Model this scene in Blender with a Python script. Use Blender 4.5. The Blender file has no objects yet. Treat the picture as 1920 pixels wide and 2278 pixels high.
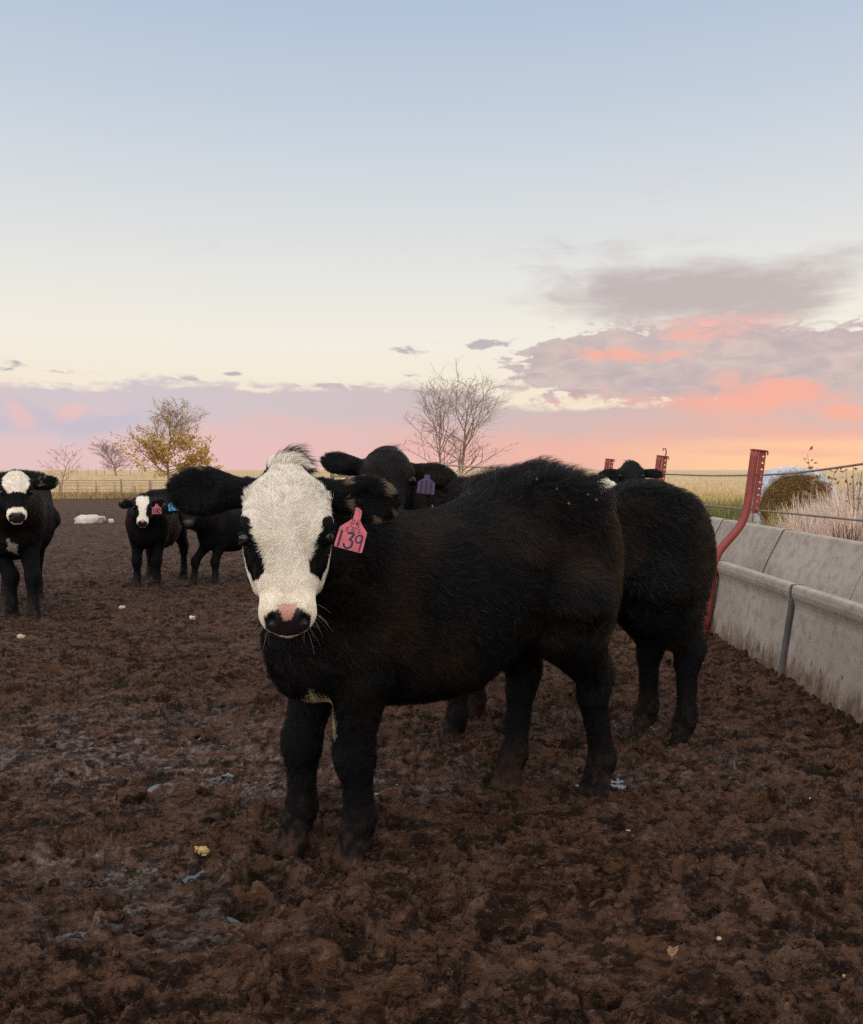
import bpy, math, random
import numpy as np
from mathutils import Vector, Matrix, Euler

R = math.radians
SC = bpy.context.scene
COL = SC.collection
random.seed(7)
RNG = np.random.default_rng(11)

# ------------------------------------------------------------------ camera
cam_d = bpy.data.cameras.new('camera')
cam = bpy.data.objects.new('camera', cam_d)
COL.objects.link(cam)
SC.camera = cam
PITCH = R(2.8)
CAM_H = 1.10
cam.location = (0, 0, CAM_H)
cam.rotation_euler = (R(90) - PITCH, 0, 0)
cam_d.sensor_fit = 'HORIZONTAL'
cam_d.sensor_width = 36
cam_d.lens = 36
cam_d.clip_start = 0.05
cam_d.clip_end = 9000

SC.render.engine = 'CYCLES'
SC.view_settings.view_transform = 'Standard'
SC.view_settings.look = 'None'
SC.view_settings.exposure = 0.0
SC.view_settings.gamma = 1.0
SC.cycles.max_bounces = 7
SC.cycles.diffuse_bounces = 3
SC.cycles.glossy_bounces = 3
SC.cycles.transparent_max_bounces = 8
SC.cycles.use_denoising = False
SC.cycles.denoising_prefilter = 'ACCURATE'
SC.cycles_curves.shape = 'RIBBONS'
SC.cycles_curves.subdivisions = 2


def lin(r, g, b, a=1.0):
    """sRGB 0-255 to linear."""
    o = []
    for c in (r, g, b):
        c /= 255.0
        o.append(c / 12.92 if c <= 0.04045 else ((c + 0.055) / 1.055) ** 2.4)
    return (o[0], o[1], o[2], a)


# ------------------------------------------------------------------ node helper
class NT:
    def __init__(self, tree):
        self.t = tree
        self.n = tree.nodes
        self.l = tree.links

    def put(self, sock, v):
        if hasattr(v, 'is_output'):
            self.l.new(v, sock)
        else:
            sock.default_value = v

    def m(self, op, a, b=None, c=None, clamp=False):
        nd = self.n.new('ShaderNodeMath')
        nd.operation = op
        nd.use_clamp = clamp
        for i, v in enumerate((a, b, c)):
            if v is not None:
                self.put(nd.inputs[i], v)
        return nd.outputs[0]

    def ss(self, x, lo, hi):
        nd = self.n.new('ShaderNodeMapRange')
        nd.interpolation_type = 'SMOOTHSTEP'
        self.put(nd.inputs['Value'], x)
        nd.inputs['From Min'].default_value = lo
        nd.inputs['From Max'].default_value = hi
        return nd.outputs['Result']

    def mr(self, x, lo, hi, a=0.0, b=1.0):
        nd = self.n.new('ShaderNodeMapRange')
        self.put(nd.inputs['Value'], x)
        nd.inputs['From Min'].default_value = lo
        nd.inputs['From Max'].default_value = hi
        nd.inputs['To Min'].default_value = a
        nd.inputs['To Max'].default_value = b
        return nd.outputs['Result']

    def mix(self, f, a, b, mode='MIX'):
        nd = self.n.new('ShaderNodeMix')
        nd.data_type = 'RGBA'
        nd.blend_type = mode
        self.put(nd.inputs[0], f)
        self.put(nd.inputs[6], a)
        self.put(nd.inputs[7], b)
        return nd.outputs[2]

    def xyz(self, x, y, z):
        nd = self.n.new('ShaderNodeCombineXYZ')
        for i, v in enumerate((x, y, z)):
            self.put(nd.inputs[i], v)
        return nd.outputs[0]

    def noise(self, vec, scale, detail=4, rough=0.5, dist=0.0, lac=2.0):
        nd = self.n.new('ShaderNodeTexNoise')
        if vec is not None:
            self.l.new(vec, nd.inputs['Vector'])
        nd.inputs['Scale'].default_value = scale
        nd.inputs['Detail'].default_value = detail
        nd.inputs['Roughness'].default_value = rough
        nd.inputs['Distortion'].default_value = dist
        nd.inputs['Lacunarity'].default_value = lac
        return nd.outputs[0]

    def ramp(self, fac, stops):
        nd = self.n.new('ShaderNodeValToRGB')
        el = nd.color_ramp.elements
        while len(el) < len(stops):
            el.new(0.5)
        for e, (p, c) in zip(el, stops):
            e.position = p
            e.color = c
        self.l.new(fac, nd.inputs[0])
        return nd.outputs[0]


# ------------------------------------------------------------------ sky
# direction-based evening sky: elevation gradient, mauve and salmon cloud banks
world = bpy.data.worlds.new('World')
SC.world = world
world.use_nodes = True
W = NT(world.node_tree)
W.n.clear()
geo = W.n.new('ShaderNodeTexCoord')
sep = W.n.new('ShaderNodeSeparateXYZ')
W.l.new(geo.outputs['Generated'], sep.inputs[0])
dx, dy, dz = sep.outputs
DEG = 180 / math.pi
el = W.m('MULTIPLY', W.m('ARCSINE', dz), DEG)
az = W.m('MULTIPLY', W.m('ARCTAN2', dx, dy), DEG)          # 0 = straight ahead (+Y), right positive


def px_az(px):
    return math.degrees(math.atan((px * 1.0884 - 960) / 1920))


def px_el(py):
    a = math.degrees(math.atan((1139 - py * 1.0884) / 1920)) - 2.8
    return a


elr = W.mr(el, -2, 90)


def ep(e):
    return (e + 2) / 92.0


base = W.ramp(elr, [
    (ep(-2), lin(250, 222, 190)),
    (ep(0.8), lin(250, 224, 190)),
    (ep(4.5), lin(243, 231, 209)),
    (ep(8), lin(243, 237, 223)),
    (ep(12), lin(231, 230, 225)),
    (ep(17), lin(214, 219, 223)),
    (ep(22), lin(196, 207, 220)),
    (ep(28), lin(176, 194, 216)),
    (ep(45), lin(186, 196, 212)),
    (ep(90), lin(196, 200, 210))])

# warped cloud coordinates
cv = W.xyz(W.m('MULTIPLY', az, 0.1), W.m('MULTIPLY', el, 0.24), 3.7)
n_big = W.noise(cv, 1.3, 6, 0.56, 0.35)
n_fine = W.noise(cv, 4.6, 5, 0.6, 0.6)
n_str = W.noise(W.xyz(W.m('MULTIPLY', az, 0.05), W.m('MULTIPLY', el, 0.42), 9.1), 1.6, 5, 0.55, 0.3)
nz = W.m('ADD', W.m('MULTIPLY', W.m('SUBTRACT', n_big, 0.5), 2.2), W.m('MULTIPLY', W.m('SUBTRACT', n_fine, 0.5), 1.5))

n_f2 = W.noise(cv, 11.0, 4, 0.6, 0.4)
nz2 = W.m('ADD', W.m('MULTIPLY', W.m('SUBTRACT', n_big, 0.5), 1.5), W.m('ADD', W.m('MULTIPLY', W.m('SUBTRACT', n_fine, 0.5), 2.4), W.m('MULTIPLY', W.m('SUBTRACT', n_f2, 0.5), 1.3)))


def blob(px, py, sx, sy, amp=1.0, tilt=0.0):
    """soft elliptical patch of cloud cover centred on a direction (photo-sized units)."""
    a0, e0 = px_az(px), px_el(py)
    sa, se = sx * 1.0884 / 1920 * DEG, sy * 1.0884 / 1920 * DEG
    u = W.m('MULTIPLY_ADD', az, 1 / sa, -a0 / sa)
    v0 = W.m('MULTIPLY_ADD', el, 1 / se, -e0 / se)
    v = W.m('MULTIPLY_ADD', u, tilt, v0) if tilt else v0
    q = W.m('ADD', W.m('MULTIPLY', u, u), W.m('MULTIPLY', v, v))
    g = W.m('EXPONENT', W.m('MULTIPLY', q, -1.0))
    return W.m('MULTIPLY', g, amp) if amp != 1.0 else g


def total(items):
    s = items[0]
    for i in items[1:]:
        s = W.m('ADD', s, i)
    return s


def over(col, fac, c):
    return W.mix(fac, col, c)


sky = base
# faint high grey veil
veil = total([blob(1280, 600, 190, 75, 1.0, 0.35), blob(1480, 630, 200, 72, 1.0, 0.2), blob(1640, 640, 140, 80, 0.6, -0.5)])
vf = W.ss(W.m('ADD', veil, W.m('ADD', W.m('MULTIPLY', nz, 0.75), W.m('MULTIPLY', W.m('SUBTRACT', n_str, 0.5), 2.0))), 0.0, 1.55)
sky = over(sky, W.m('MULTIPLY', W.m('MULTIPLY', vf, W.ss(veil, 0.04, 0.22)), 0.95), lin(192, 180, 180))
veilp = total([blob(1430, 680, 95, 22, 1.0), blob(1560, 690, 110, 30, 0.6)])
vp = W.ss(W.m('ADD', veilp, W.m('MULTIPLY', nz, 0.5)), 0.2, 1.1)
sky = over(sky, W.m('MULTIPLY', W.m('MULTIPLY', vp, W.ss(veilp, 0.04, 0.22)), 0.85), lin(244, 184, 172))
# cumulus group at the right
cum = total([blob(1150, 735, 120, 38, 1.05), blob(1250, 712, 110, 38, 0.9), blob(1330, 765, 240, 48, 0.95),
             blob(1500, 732, 185, 62, 1.1), blob(1620, 775, 150, 58, 1.05), blob(1760, 742, 75, 55, 1.05),
             blob(1430, 800, 260, 28, 0.7)])
cf = W.ss(W.m('ADD', cum, W.m('MULTIPLY', nz2, 1.0)), 0.46, 0.84)
c_sh = W.ss(W.m('ADD', n_fine, W.m('MULTIPLY', n_big, 0.6)), 0.55, 1.05)
c_col = W.mix(c_sh, lin(186, 172, 177), lin(214, 193, 188))
sky = over(sky, W.m('MULTIPLY', W.m('MULTIPLY', cf, W.ss(cum, 0.04, 0.22)), 0.96), c_col)
# small dark clouds
small = total([blob(830, 714, 66, 11, 1.25), blob(870, 724, 24, 7, .6), blob(1000, 702, 50, 12, 1.3), blob(965, 708, 30, 8, .6), blob(690, 790, 60, 6, 0.8), blob(150, 775, 95, 6, 0.55),
               blob(480, 769, 18, 4, 0.8), blob(835, 768, 20, 5, 0.7), blob(20, 765, 34, 8, 0.6), blob(380, 783, 30, 5, 0.6),
               blob(1175, 805, 45, 7, 0.8), blob(1070, 770, 40, 6, 0.6), blob(1620, 490, 40, 5, 0.5), blob(1560, 545, 30, 7, 0.45)])
sf = W.ss(W.m('ADD', small, W.m('MULTIPLY', nz2, 1.5)), 0.40, 1.15)
sky = over(sky, W.m('MULTIPLY', W.m('MULTIPLY', sf, W.ss(small, 0.04, 0.22)), 0.85), lin(182, 170, 178))
# long low bank to the horizon
edge = W.m('ADD', 5.35, W.m('ADD', W.m('MULTIPLY', nz2, 0.75), W.m('MULTIPLY', W.m('SUBTRACT', n_str, 0.5), 1.8)))
dip = W.m('ADD', blob(1090, 835, 150, 40, 1.5), blob(1330, 822, 160, 30, 0.9))
edge = W.m('SUBTRACT', edge, dip)
bank = W.ss(W.m('SUBTRACT', edge, el), -0.28, 0.42)
lr = W.ss(az, -26, 22)
b_top = W.mix(lr, lin(209, 197, 203), lin(204, 183, 182))
b_low = W.mix(lr, lin(229, 193, 194), lin(238, 177, 161))
bh = W.ss(W.m('ADD', el, W.m('MULTIPLY', nz, 1.9)), 0.7, 4.4)
b_col = W.mix(bh, b_low, b_top)
sky = over(sky, W.m('MULTIPLY', bank, 0.97), b_col)
# blue-grey hollows and pink curls in the left bank
hol = total([blob(160, 870, 150, 28, 1.0), blob(20, 840, 60, 30, 0.6)])
sky = over(sky, W.m('MULTIPLY', W.ss(W.m('ADD', hol, W.m('MULTIPLY', nz, 0.7)), 0.25, 1.1), 0.6), lin(186, 188, 208))
curl = total([blob(40, 855, 32, 26, 1.0, 0.6), blob(150, 852, 42, 20, 1.0, -0.4), blob(20, 800, 30, 16, 0.5)])
sky = over(sky, W.m('MULTIPLY', W.ss(W.m('ADD', curl, W.m('MULTIPLY', nz, 0.6)), 0.25, 1.0), 0.62), lin(246, 192, 184))
# glowing salmon undersides at the right
glow = total([blob(1390, 822, 190, 30, 1.0, -0.1), blob(1520, 840, 110, 32, 1.05, -0.3), blob(1600, 805, 90, 26, 0.55), blob(1740, 850, 80, 22, 1.0, 0.4),
              blob(1230, 728, 150, 14, 0.8, 0.2), blob(1420, 690, 110, 20, 0.6), blob(1480, 775, 120, 14, 0.55), blob(1700, 905, 240, 20, 0.6), blob(1250, 918, 300, 16, 0.5), blob(1330, 740, 80, 10, 0.4)])
gf = W.ss(W.m('ADD', glow, W.m('ADD', W.m('MULTIPLY', nz, 1.1), W.m('MULTIPLY', W.m('SUBTRACT', n_f2, 0.5), 1.0))), 0.3, 1.4)
sky = over(sky, W.m('MULTIPLY', W.m('MULTIPLY', gf, W.ss(glow, 0.04, 0.22)), 0.8), lin(250, 174, 154))
# pale clear strip just over the horizon at the right
strip = W.m('MULTIPLY', W.ss(az, 8, 20), W.m('MULTIPLY', W.ss(el, 2.3, 1.3), W.ss(W.m('ADD', n_str, W.m('MULTIPLY', el, -0.06)), 0.25, 0.5)))
sky = over(sky, W.m('MULTIPLY', strip, 0.6), lin(255, 214, 160))

# physical sky adds a little of its own blue from overhead
nish = W.n.new('ShaderNodeTexSky')
nish.sky_type = 'NISHITA'
nish.sun_disc = False
SUN_EL, SUN_AZ = R(2.5), R(27)
nish.sun_elevation = SUN_EL
nish.sun_rotation = SUN_AZ
sky = W.mix(1.0, sky, W.mix(1.0, nish.outputs[0], (0.0015, 0.0015, 0.0015, 1), 'MULTIPLY'), 'ADD')
# added fill: sky behind and above the camera brightened to light herd and mud
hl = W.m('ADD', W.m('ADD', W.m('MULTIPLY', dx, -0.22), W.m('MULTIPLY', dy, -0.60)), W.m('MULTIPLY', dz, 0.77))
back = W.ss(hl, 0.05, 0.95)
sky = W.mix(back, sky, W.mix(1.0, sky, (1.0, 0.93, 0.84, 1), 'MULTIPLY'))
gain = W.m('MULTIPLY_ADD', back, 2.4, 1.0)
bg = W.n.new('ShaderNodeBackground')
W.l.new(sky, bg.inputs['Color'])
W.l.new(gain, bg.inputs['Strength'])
out = W.n.new('ShaderNodeOutputWorld')
W.l.new(bg.outputs[0], out.inputs['Surface'])
world.cycles.sampling_method = 'MANUAL'
world.cycles.sample_map_resolution = 512

# last low sunlight through the clouds, from ahead and to the right
sun_d = bpy.data.lights.new('sun', 'SUN')
sun_d.energy = 0.5
sun_d.angle = R(12)
sun_d.color = (1.0, 0.72, 0.52)
sun = bpy.data.objects.new('sun', sun_d)
COL.objects.link(sun)
sdir = Vector((math.sin(SUN_AZ) * math.cos(R(6)), math.cos(SUN_AZ) * math.cos(R(6)), math.sin(R(6))))
sun.rotation_euler = sdir.to_track_quat('Z', 'Y').to_euler()

# ------------------------------------------------------------------ numpy noise
def _hash(ix, iy, iz, seed):
    n = (ix.astype(np.int64) * 374761393 + iy.astype(np.int64) * 668265263 + iz.astype(np.int64) * 1274126177 + seed * 974634777) & 0xFFFFFFFF
    n = ((n ^ (n >> 13)) * 1274126177) & 0xFFFFFFFF
    n = (n ^ (n >> 16)) & 0xFFFFFF
    return n.astype(np.float32) / np.float32(0xFFFFFF)


def vnoise2(x, y, seed=0):
    x0 = np.floor(x); y0 = np.floor(y)
    fx = x - x0; fy = y - y0
    fx = fx * fx * fx * (fx * (fx * 6 - 15) + 10); fy = fy * fy * fy * (fy * (fy * 6 - 15) + 10)
    z = np.zeros_like(x0)
    a = _hash(x0, y0, z, seed); b = _hash(x0 + 1, y0, z, seed)
    c = _hash(x0, y0 + 1, z, seed); d = _hash(x0 + 1, y0 + 1, z, seed)
    return (a + (b - a) * fx) * (1 - fy) + (c + (d - c) * fx) * fy


def gnoise2(x, y, seed=0):
    """gradient noise, about -0.7..0.7"""
    x0 = np.floor(x); y0 = np.floor(y)
    fx = x - x0; fy = y - y0
    u = fx * fx * fx * (fx * (fx * 6 - 15) + 10); v = fy * fy * fy * (fy * (fy * 6 - 15) + 10)
    z = np.zeros_like(x0)

    def g(ox, oy):
        an = _hash(x0 + ox, y0 + oy, z, seed) * (2 * np.pi)
        return np.cos(an) * (fx - ox) + np.sin(an) * (fy - oy)
    a, b, c, d = g(0, 0), g(1, 0), g(0, 1), g(1, 1)
    return (a + (b - a) * u) * (1 - v) + (c + (d - c) * u) * v


def vnoise3(p, s, seed=0):
    q = p * s
    f0 = np.floor(q)
    f = q - f0
    f = f * f * (3 - 2 * f)
    r = 0
    for ox in (0, 1):
        for oy in (0, 1):
            for oz in (0, 1):
                w = (f[:, 0] if ox else 1 - f[:, 0]) * (f[:, 1] if oy else 1 - f[:, 1]) * (f[:, 2] if oz else 1 - f[:, 2])
                r = r + w * _hash(f0[:, 0] + ox, f0[:, 1] + oy, f0[:, 2] + oz, seed)
    return r


def sstep(x, a, b):
    t = np.clip((x - a) / (b - a), 0, 1)
    return t * t * (3 - 2 * t)


# ------------------------------------------------------------------ object helpers
def link(o, parent=None):
    COL.objects.link(o)
    if parent is not None:
        o.parent = parent
    return o


def tag(o, label=None, cat=None, group=None, kind=None):
    if label:
        o['label'] = label
    if cat:
        o['category'] = cat
    if group:
        o['group'] = group
    if kind:
        o['kind'] = kind
    return o


def empty(name, loc, rz=0.0):
    o = bpy.data.objects.new(name, None)
    o.empty_display_size = 0.2
    o.location = loc
    o.rotation_euler = (0, 0, rz)
    return link(o)


def np_mesh(name, verts, faces, mats, smooth=True, parent=None, loc=None, midx=None):
    """mesh object from numpy arrays; faces is one (n,k) array or a list of them."""
    me = bpy.data.meshes.new(name)
    if isinstance(faces, np.ndarray):
        faces = [faces]
    faces = [np.asarray(f) for f in faces if len(f)]
    verts = np.asarray(verts, np.float32)
    me.vertices.add(len(verts))
    me.vertices.foreach_set('co', verts.ravel())
    tot = np.concatenate([np.full(len(f), f.shape[1], np.int32) for f in faces])
    flat = np.concatenate([f.ravel() for f in faces]).astype(np.int32)
    me.loops.add(len(flat))
    me.loops.foreach_set('vertex_index', flat)
    me.polygons.add(len(tot))
    st = np.concatenate([[0], np.cumsum(tot)[:-1]]).astype(np.int32)
    me.polygons.foreach_set('loop_start', st)
    if midx is not None:
        me.polygons.foreach_set('material_index', np.asarray(midx, np.int32))
    me.polygons.foreach_set('use_smooth', np.full(len(tot), smooth, bool))
    me.update(calc_edges=True)
    me.validate()
    for m in (mats if isinstance(mats, (list, tuple)) else [mats]):
        me.materials.append(m)
    o = bpy.data.objects.new(name, me)
    if loc is not None:
        o.location = loc
    return link(o, parent)


class MB:
    """collects simple shapes, then becomes ONE mesh object."""
    def __init__(self):
        self.v, self.f, self.mi = [], [], []

    def add(self, vs, fs, mi=0):
        k = len(self.v)
        self.v += [tuple(v) for v in vs]
        self.f += [tuple(i + k for i in f) for f in fs]
        self.mi += [mi] * len(fs)

    def box(self, c, s, rot=None, mi=0):
        x, y, z = s[0] / 2, s[1] / 2, s[2] / 2
        P = [Vector(p) for p in ((-x, -y, -z), (x, -y, -z), (x, y, -z), (-x, y, -z), (-x, -y, z), (x, -y, z), (x, y, z), (-x, y, z))]
        if rot is not None:
            P = [rot @ p for p in P]
        P = [p + Vector(c) for p in P]
        self.add(P, [(0, 3, 2, 1), (4, 5, 6, 7), (0, 1, 5, 4), (1, 2, 6, 5), (2, 3, 7, 6), (3, 0, 4, 7)], mi)

    def tube(self, pts, rad, n=8, cap=True, mi=0):
        pts = [Vector(p) for p in pts]
        if not isinstance(rad, (list, tuple)):
            rad = [rad] * len(pts)
        t0 = (pts[1] - pts[0]).normalized()
        ref = Vector((0, 0, 1)) if abs(t0.z) < 0.9 else Vector((1, 0, 0))
        a = t0.cross(ref).normalized()
        V = []
        for i, p in enumerate(pts):
            t = (pts[min(i + 1, len(pts) - 1)] - pts[max(i - 1, 0)]).normalized()
            a = (a - t * a.dot(t)).normalized()
            b = t.cross(a)
            for k in range(n):
                an = 2 * math.pi * k / n
                V.append(p + (a * math.cos(an) + b * math.sin(an)) * rad[i])
        F = []
        for i in range(len(pts) - 1):
            for k in range(n):
                F.append((i * n + k, i * n + (k + 1) % n, (i + 1) * n + (k + 1) % n, (i + 1) * n + k))
        if cap:
            F.append(tuple(range(n - 1, -1, -1)))
            F.append(tuple((len(pts) - 1) * n + k for k in range(n)))
        self.add(V, F, mi)

    def prism(self, outline, y0, y1, mi=0):
        """(x,z) outline swept along y."""
        n = len(outline)
        V = [(x, y0, z) for x, z in outline] + [(x, y1, z) for x, z in outline]
        F = [(i, (i + 1) % n, n + (i + 1) % n, n + i) for i in range(n)]
        F += [tuple(range(n - 1, -1, -1)), tuple(range(n, 2 * n))]
        self.add(V, F, mi)

    def build(self, name, mats, parent=None, smooth=False, loc=None, bevel=0.0, fix=False):
        me = bpy.data.meshes.new(name)
        me.from_pydata([tuple(v) for v in self.v], [], self.f)
        for m in (mats if isinstance(mats, (list, tuple)) else [mats]):
            me.materials.append(m)
        me.polygons.foreach_set('material_index', self.mi)
        me.polygons.foreach_set('use_smooth', [smooth] * len(self.f))
        me.update()
        if fix:
            import bmesh
            bm = bmesh.new(); bm.from_mesh(me)
            bmesh.ops.recalc_face_normals(bm, faces=bm.faces)
            bm.to_mesh(me); bm.free()
        o = bpy.data.objects.new(name, me)
        if loc is not None:
            o.location = loc
        if bevel:
            b = o.modifiers.new('bevel', 'BEVEL')
            b.width = bevel; b.segments = 2; b.limit_method = 'ANGLE'
        return link(o, parent)


def strands(name, P, rad, mat, parent=None, color=None, loc=None):
    """hair curves: P (n,k,3), rad (k,) or (n,k), color (n,3)."""
    n, k, _ = P.shape
    cu = bpy.data.hair_curves.new(name)
    cu.add_curves([k] * n)
    at = cu.attributes.get('position') or cu.attributes.new('position', 'FLOAT_VECTOR', 'POINT')
    at.data.foreach_set('vector', np.ascontiguousarray(P, np.float32).ravel())
    rr = np.broadcast_to(rad, (n, k)).astype(np.float32)
    ra = cu.attributes.get('radius') or cu.attributes.new('radius', 'FLOAT', 'POINT')
    ra.data.foreach_set('value', np.ascontiguousarray(rr).ravel())
    if color is not None:
        c4 = np.ones((n, 4), np.float32)
        c4[:, :3] = color
        ca = cu.attributes.new('coat', 'FLOAT_COLOR', 'CURVE')
        ca.data.foreach_set('color', c4.ravel())
    cu.materials.append(mat)
    o = bpy.data.objects.new(name, cu)
    if loc is not None:
        o.location = loc
    return link(o, parent)


# ------------------------------------------------------------------ materials
def mat(name):
    m = bpy.data.materials.new(name)
    m.use_nodes = True
    t = NT(m.node_tree)
    b = t.n['Principled BSDF']
    return m, t, b


def obj_co(t):
    return t.n.new('ShaderNodeTexCoord').outputs['Object']


def bump(t, b, h, dist=0.01, strength=1.0):
    nd = t.n.new('ShaderNodeBump')
    nd.inputs['Strength'].default_value = strength
    nd.inputs['Distance'].default_value = dist
    t.l.new(h, nd.inputs['Height'])
    t.l.new(nd.outputs[0], b.inputs['Normal'])


def simple(name, c1, c2, rough=0.7, scale=8, bscale=60, bd=0.002, metal=0.0, spec=0.5, stretch=None):
    m, t, b = mat(name)
    co = obj_co(t)
    if stretch:
        mp = t.n.new('ShaderNodeMapping')
        mp.inputs['Scale'].default_value = stretch
        t.l.new(co, mp.inputs[0]); co = mp.outputs[0]
    f = t.ss(t.noise(co, scale, 6, 0.6), 0.32, 0.68)
    t.l.new(t.mix(f, (*c1, 1), (*c2, 1)), b.inputs['Base Color'])
    b.inputs['Roughness'].default_value = rough
    b.inputs['Metallic'].default_value = metal
    b.inputs['Specular IOR Level'].default_value = spec
    if bd:
        bump(t, b, t.noise(co, bscale, 4, 0.6), bd)
    return m


M = {}
# ------------------------------------------------------------------ terrain
def terrain(x, y):
    x = np.asarray(x, np.float64); y = np.asarray(y, np.float64)
    z = -1.15 * sstep(y, 7.5, 70) + 1.5 * sstep(y, 72, 280) - 0.3 * sstep(y, 300, 900)
    z = z - 0.14 * sstep(x, 2.5, 3.8) * (1 - sstep(y, 40, 70))
    return z


def ground_z(x, y):
    return float(terrain(np.array([x]), np.array([y]))[0])


PRINTS = []      # hoof prints


def make_prints():
    n = 1900
    u = RNG.random(n)
    r = 1.0 + 13.0 * u ** 1.15
    th = (RNG.random(n) - 0.5) * R(85)
    px, py = r * np.sin(th), r * np.cos(th)
    k = px < 1.72
    px, py = px[k], py[k]
    n = len(px)
    return px, py, 0.045 + 0.03 * RNG.random(n), RNG.random(n) * np.pi, (0.010 + 0.018 * RNG.random(n)), RNG.random(n)


HP = make_prints()
# shallow wet hollows: (x, y, radius_x, radius_y, depth)
WET = [(-1.18, 3.42, 0.75, 0.42, 0.022), (-0.72, 3.15, 0.42, 0.28, 0.03), (0.62, 3.1, 0.16, 0.13, 0.03), (0.84, 3.13, 0.34, 0.16, 0.028),
       (-0.1, 3.1, 0.25, 0.2, 0.022), (-1.05, 2.42, 0.16, 0.1, 0.02), (-0.82, 2.38, 0.2, 0.11, 0.02), (-0.72, 2.1, 0.24, 0.1, 0.018), (-2.2, 3.2, 0.25, 0.18, 0.02), (0.9, 3.72, 0.3, 0.14, 0.024)]


def mud_height(x, y):
    r = np.hypot(x, y)
    wx = (x + 0.04 * gnoise2(x * 5, y * 5, 21) + 0.012 * gnoise2(x * 16, y * 16, 23)) * 0.62
    wy = y + 0.05 * gnoise2(x * 5, y * 5, 22) + 0.012 * gnoise2(x * 16, y * 16, 24)

    def ridge(s, seed):
        return 1 - np.abs(gnoise2(wx * s, wy * s, seed)) * 2.2

    def lump(s, seed):
        return np.abs(gnoise2(wx * s, wy * s, seed)) * 2.0
    h = 0.035 * gnoise2(x * 0.9, y * 0.9, 1) + 0.030 * gnoise2(x * 2.3, y * 2.3, 2)
    churn = 0.45 + 0.9 * vnoise2(x * 1.4, y * 1.4, 5)
    smooth_track = sstep(vnoise2(x * 0.8 + 3, y * 1.2, 45), 0.62, 0.8)
    churn = churn * (1 - 0.6 * smooth_track)
    def slab(q, a, b):
        return sstep(q, a, b)
    f1 = 1 - sstep(r, 14, 34)
    f2 = 1 - sstep(r, 8, 18)
    f3 = 1 - sstep(r, 4, 9)
    h = h + churn * 0.012 * slab(lump(4.5, 6) + 0.35 * gnoise2(wx * 14, wy * 14, 61), 0.2, 0.7)
    h = h + churn * 0.0125 * slab(lump(9.5, 7) + 0.45 * gnoise2(wx * 28, wy * 28, 62), 0.25, 0.62)
    h = h + churn * 0.0115 * slab(lump(19, 8) + 0.45 * gnoise2(wx * 55, wy * 55, 63), 0.28, 0.62) * (0.4 + 0.6 * f1)
    rag = 0.3 + 1.1 * vnoise2(x * 5, y * 5, 15)
    h = h + rag * 0.0120 * slab(lump(36, 9) + 0.4 * gnoise2(wx * 90, wy * 90, 64), 0.25, 0.62) * (0.25 + 0.75 * f2)
    h = h + rag * 0.0062 * slab(lump(66, 10), 0.2, 0.65) * f3
    h = h - 0.024
    return h


def stamp_prints(x, y, h):
    """x,y,h flat arrays of the dense part: presses the hoof prints in."""
    cell = 0.25
    ix = np.floor(x / cell).astype(np.int64); iy = np.floor(y / cell).astype(np.int64)
    key = ix * 100003 + iy
    order = np.argsort(key, kind='stable')
    ks = key[order]
    for px, py, s, an, dp, q in zip(*HP):
        ca, sa = math.cos(an), math.sin(an)
        for ox in (-1, 0, 1):
            for oy in (-1, 0, 1):
                k = (int(math.floor(px / cell)) + ox) * 100003 + int(math.floor(py / cell)) + oy
                a = np.searchsorted(ks, k); b = np.searchsorted(ks, k + 1)
                if b <= a:
                    continue
                idx = order[a:b]
                ddx = x[idx] - px; ddy = y[idx] - py
                uu = (ddx * ca + ddy * sa) / (s * 1.25); vv = (-ddx * sa + ddy * ca) / s
                d = np.sqrt(uu * uu + vv * vv) + 0.25 * (vnoise2(x[idx] * 30, y[idx] * 30, 31) - 0.5)
                cleft = 0.35 * np.exp(-(vv / 0.16) ** 2)
                h[idx] += -dp * 1.3 * (1 - sstep(d, 0.7, 1.02)) * (1 - cleft) + dp * 0.35 * np.exp(-((d - 1.25) / 0.28) ** 2) * (0.4 + 0.6 * q)
    return h


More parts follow.
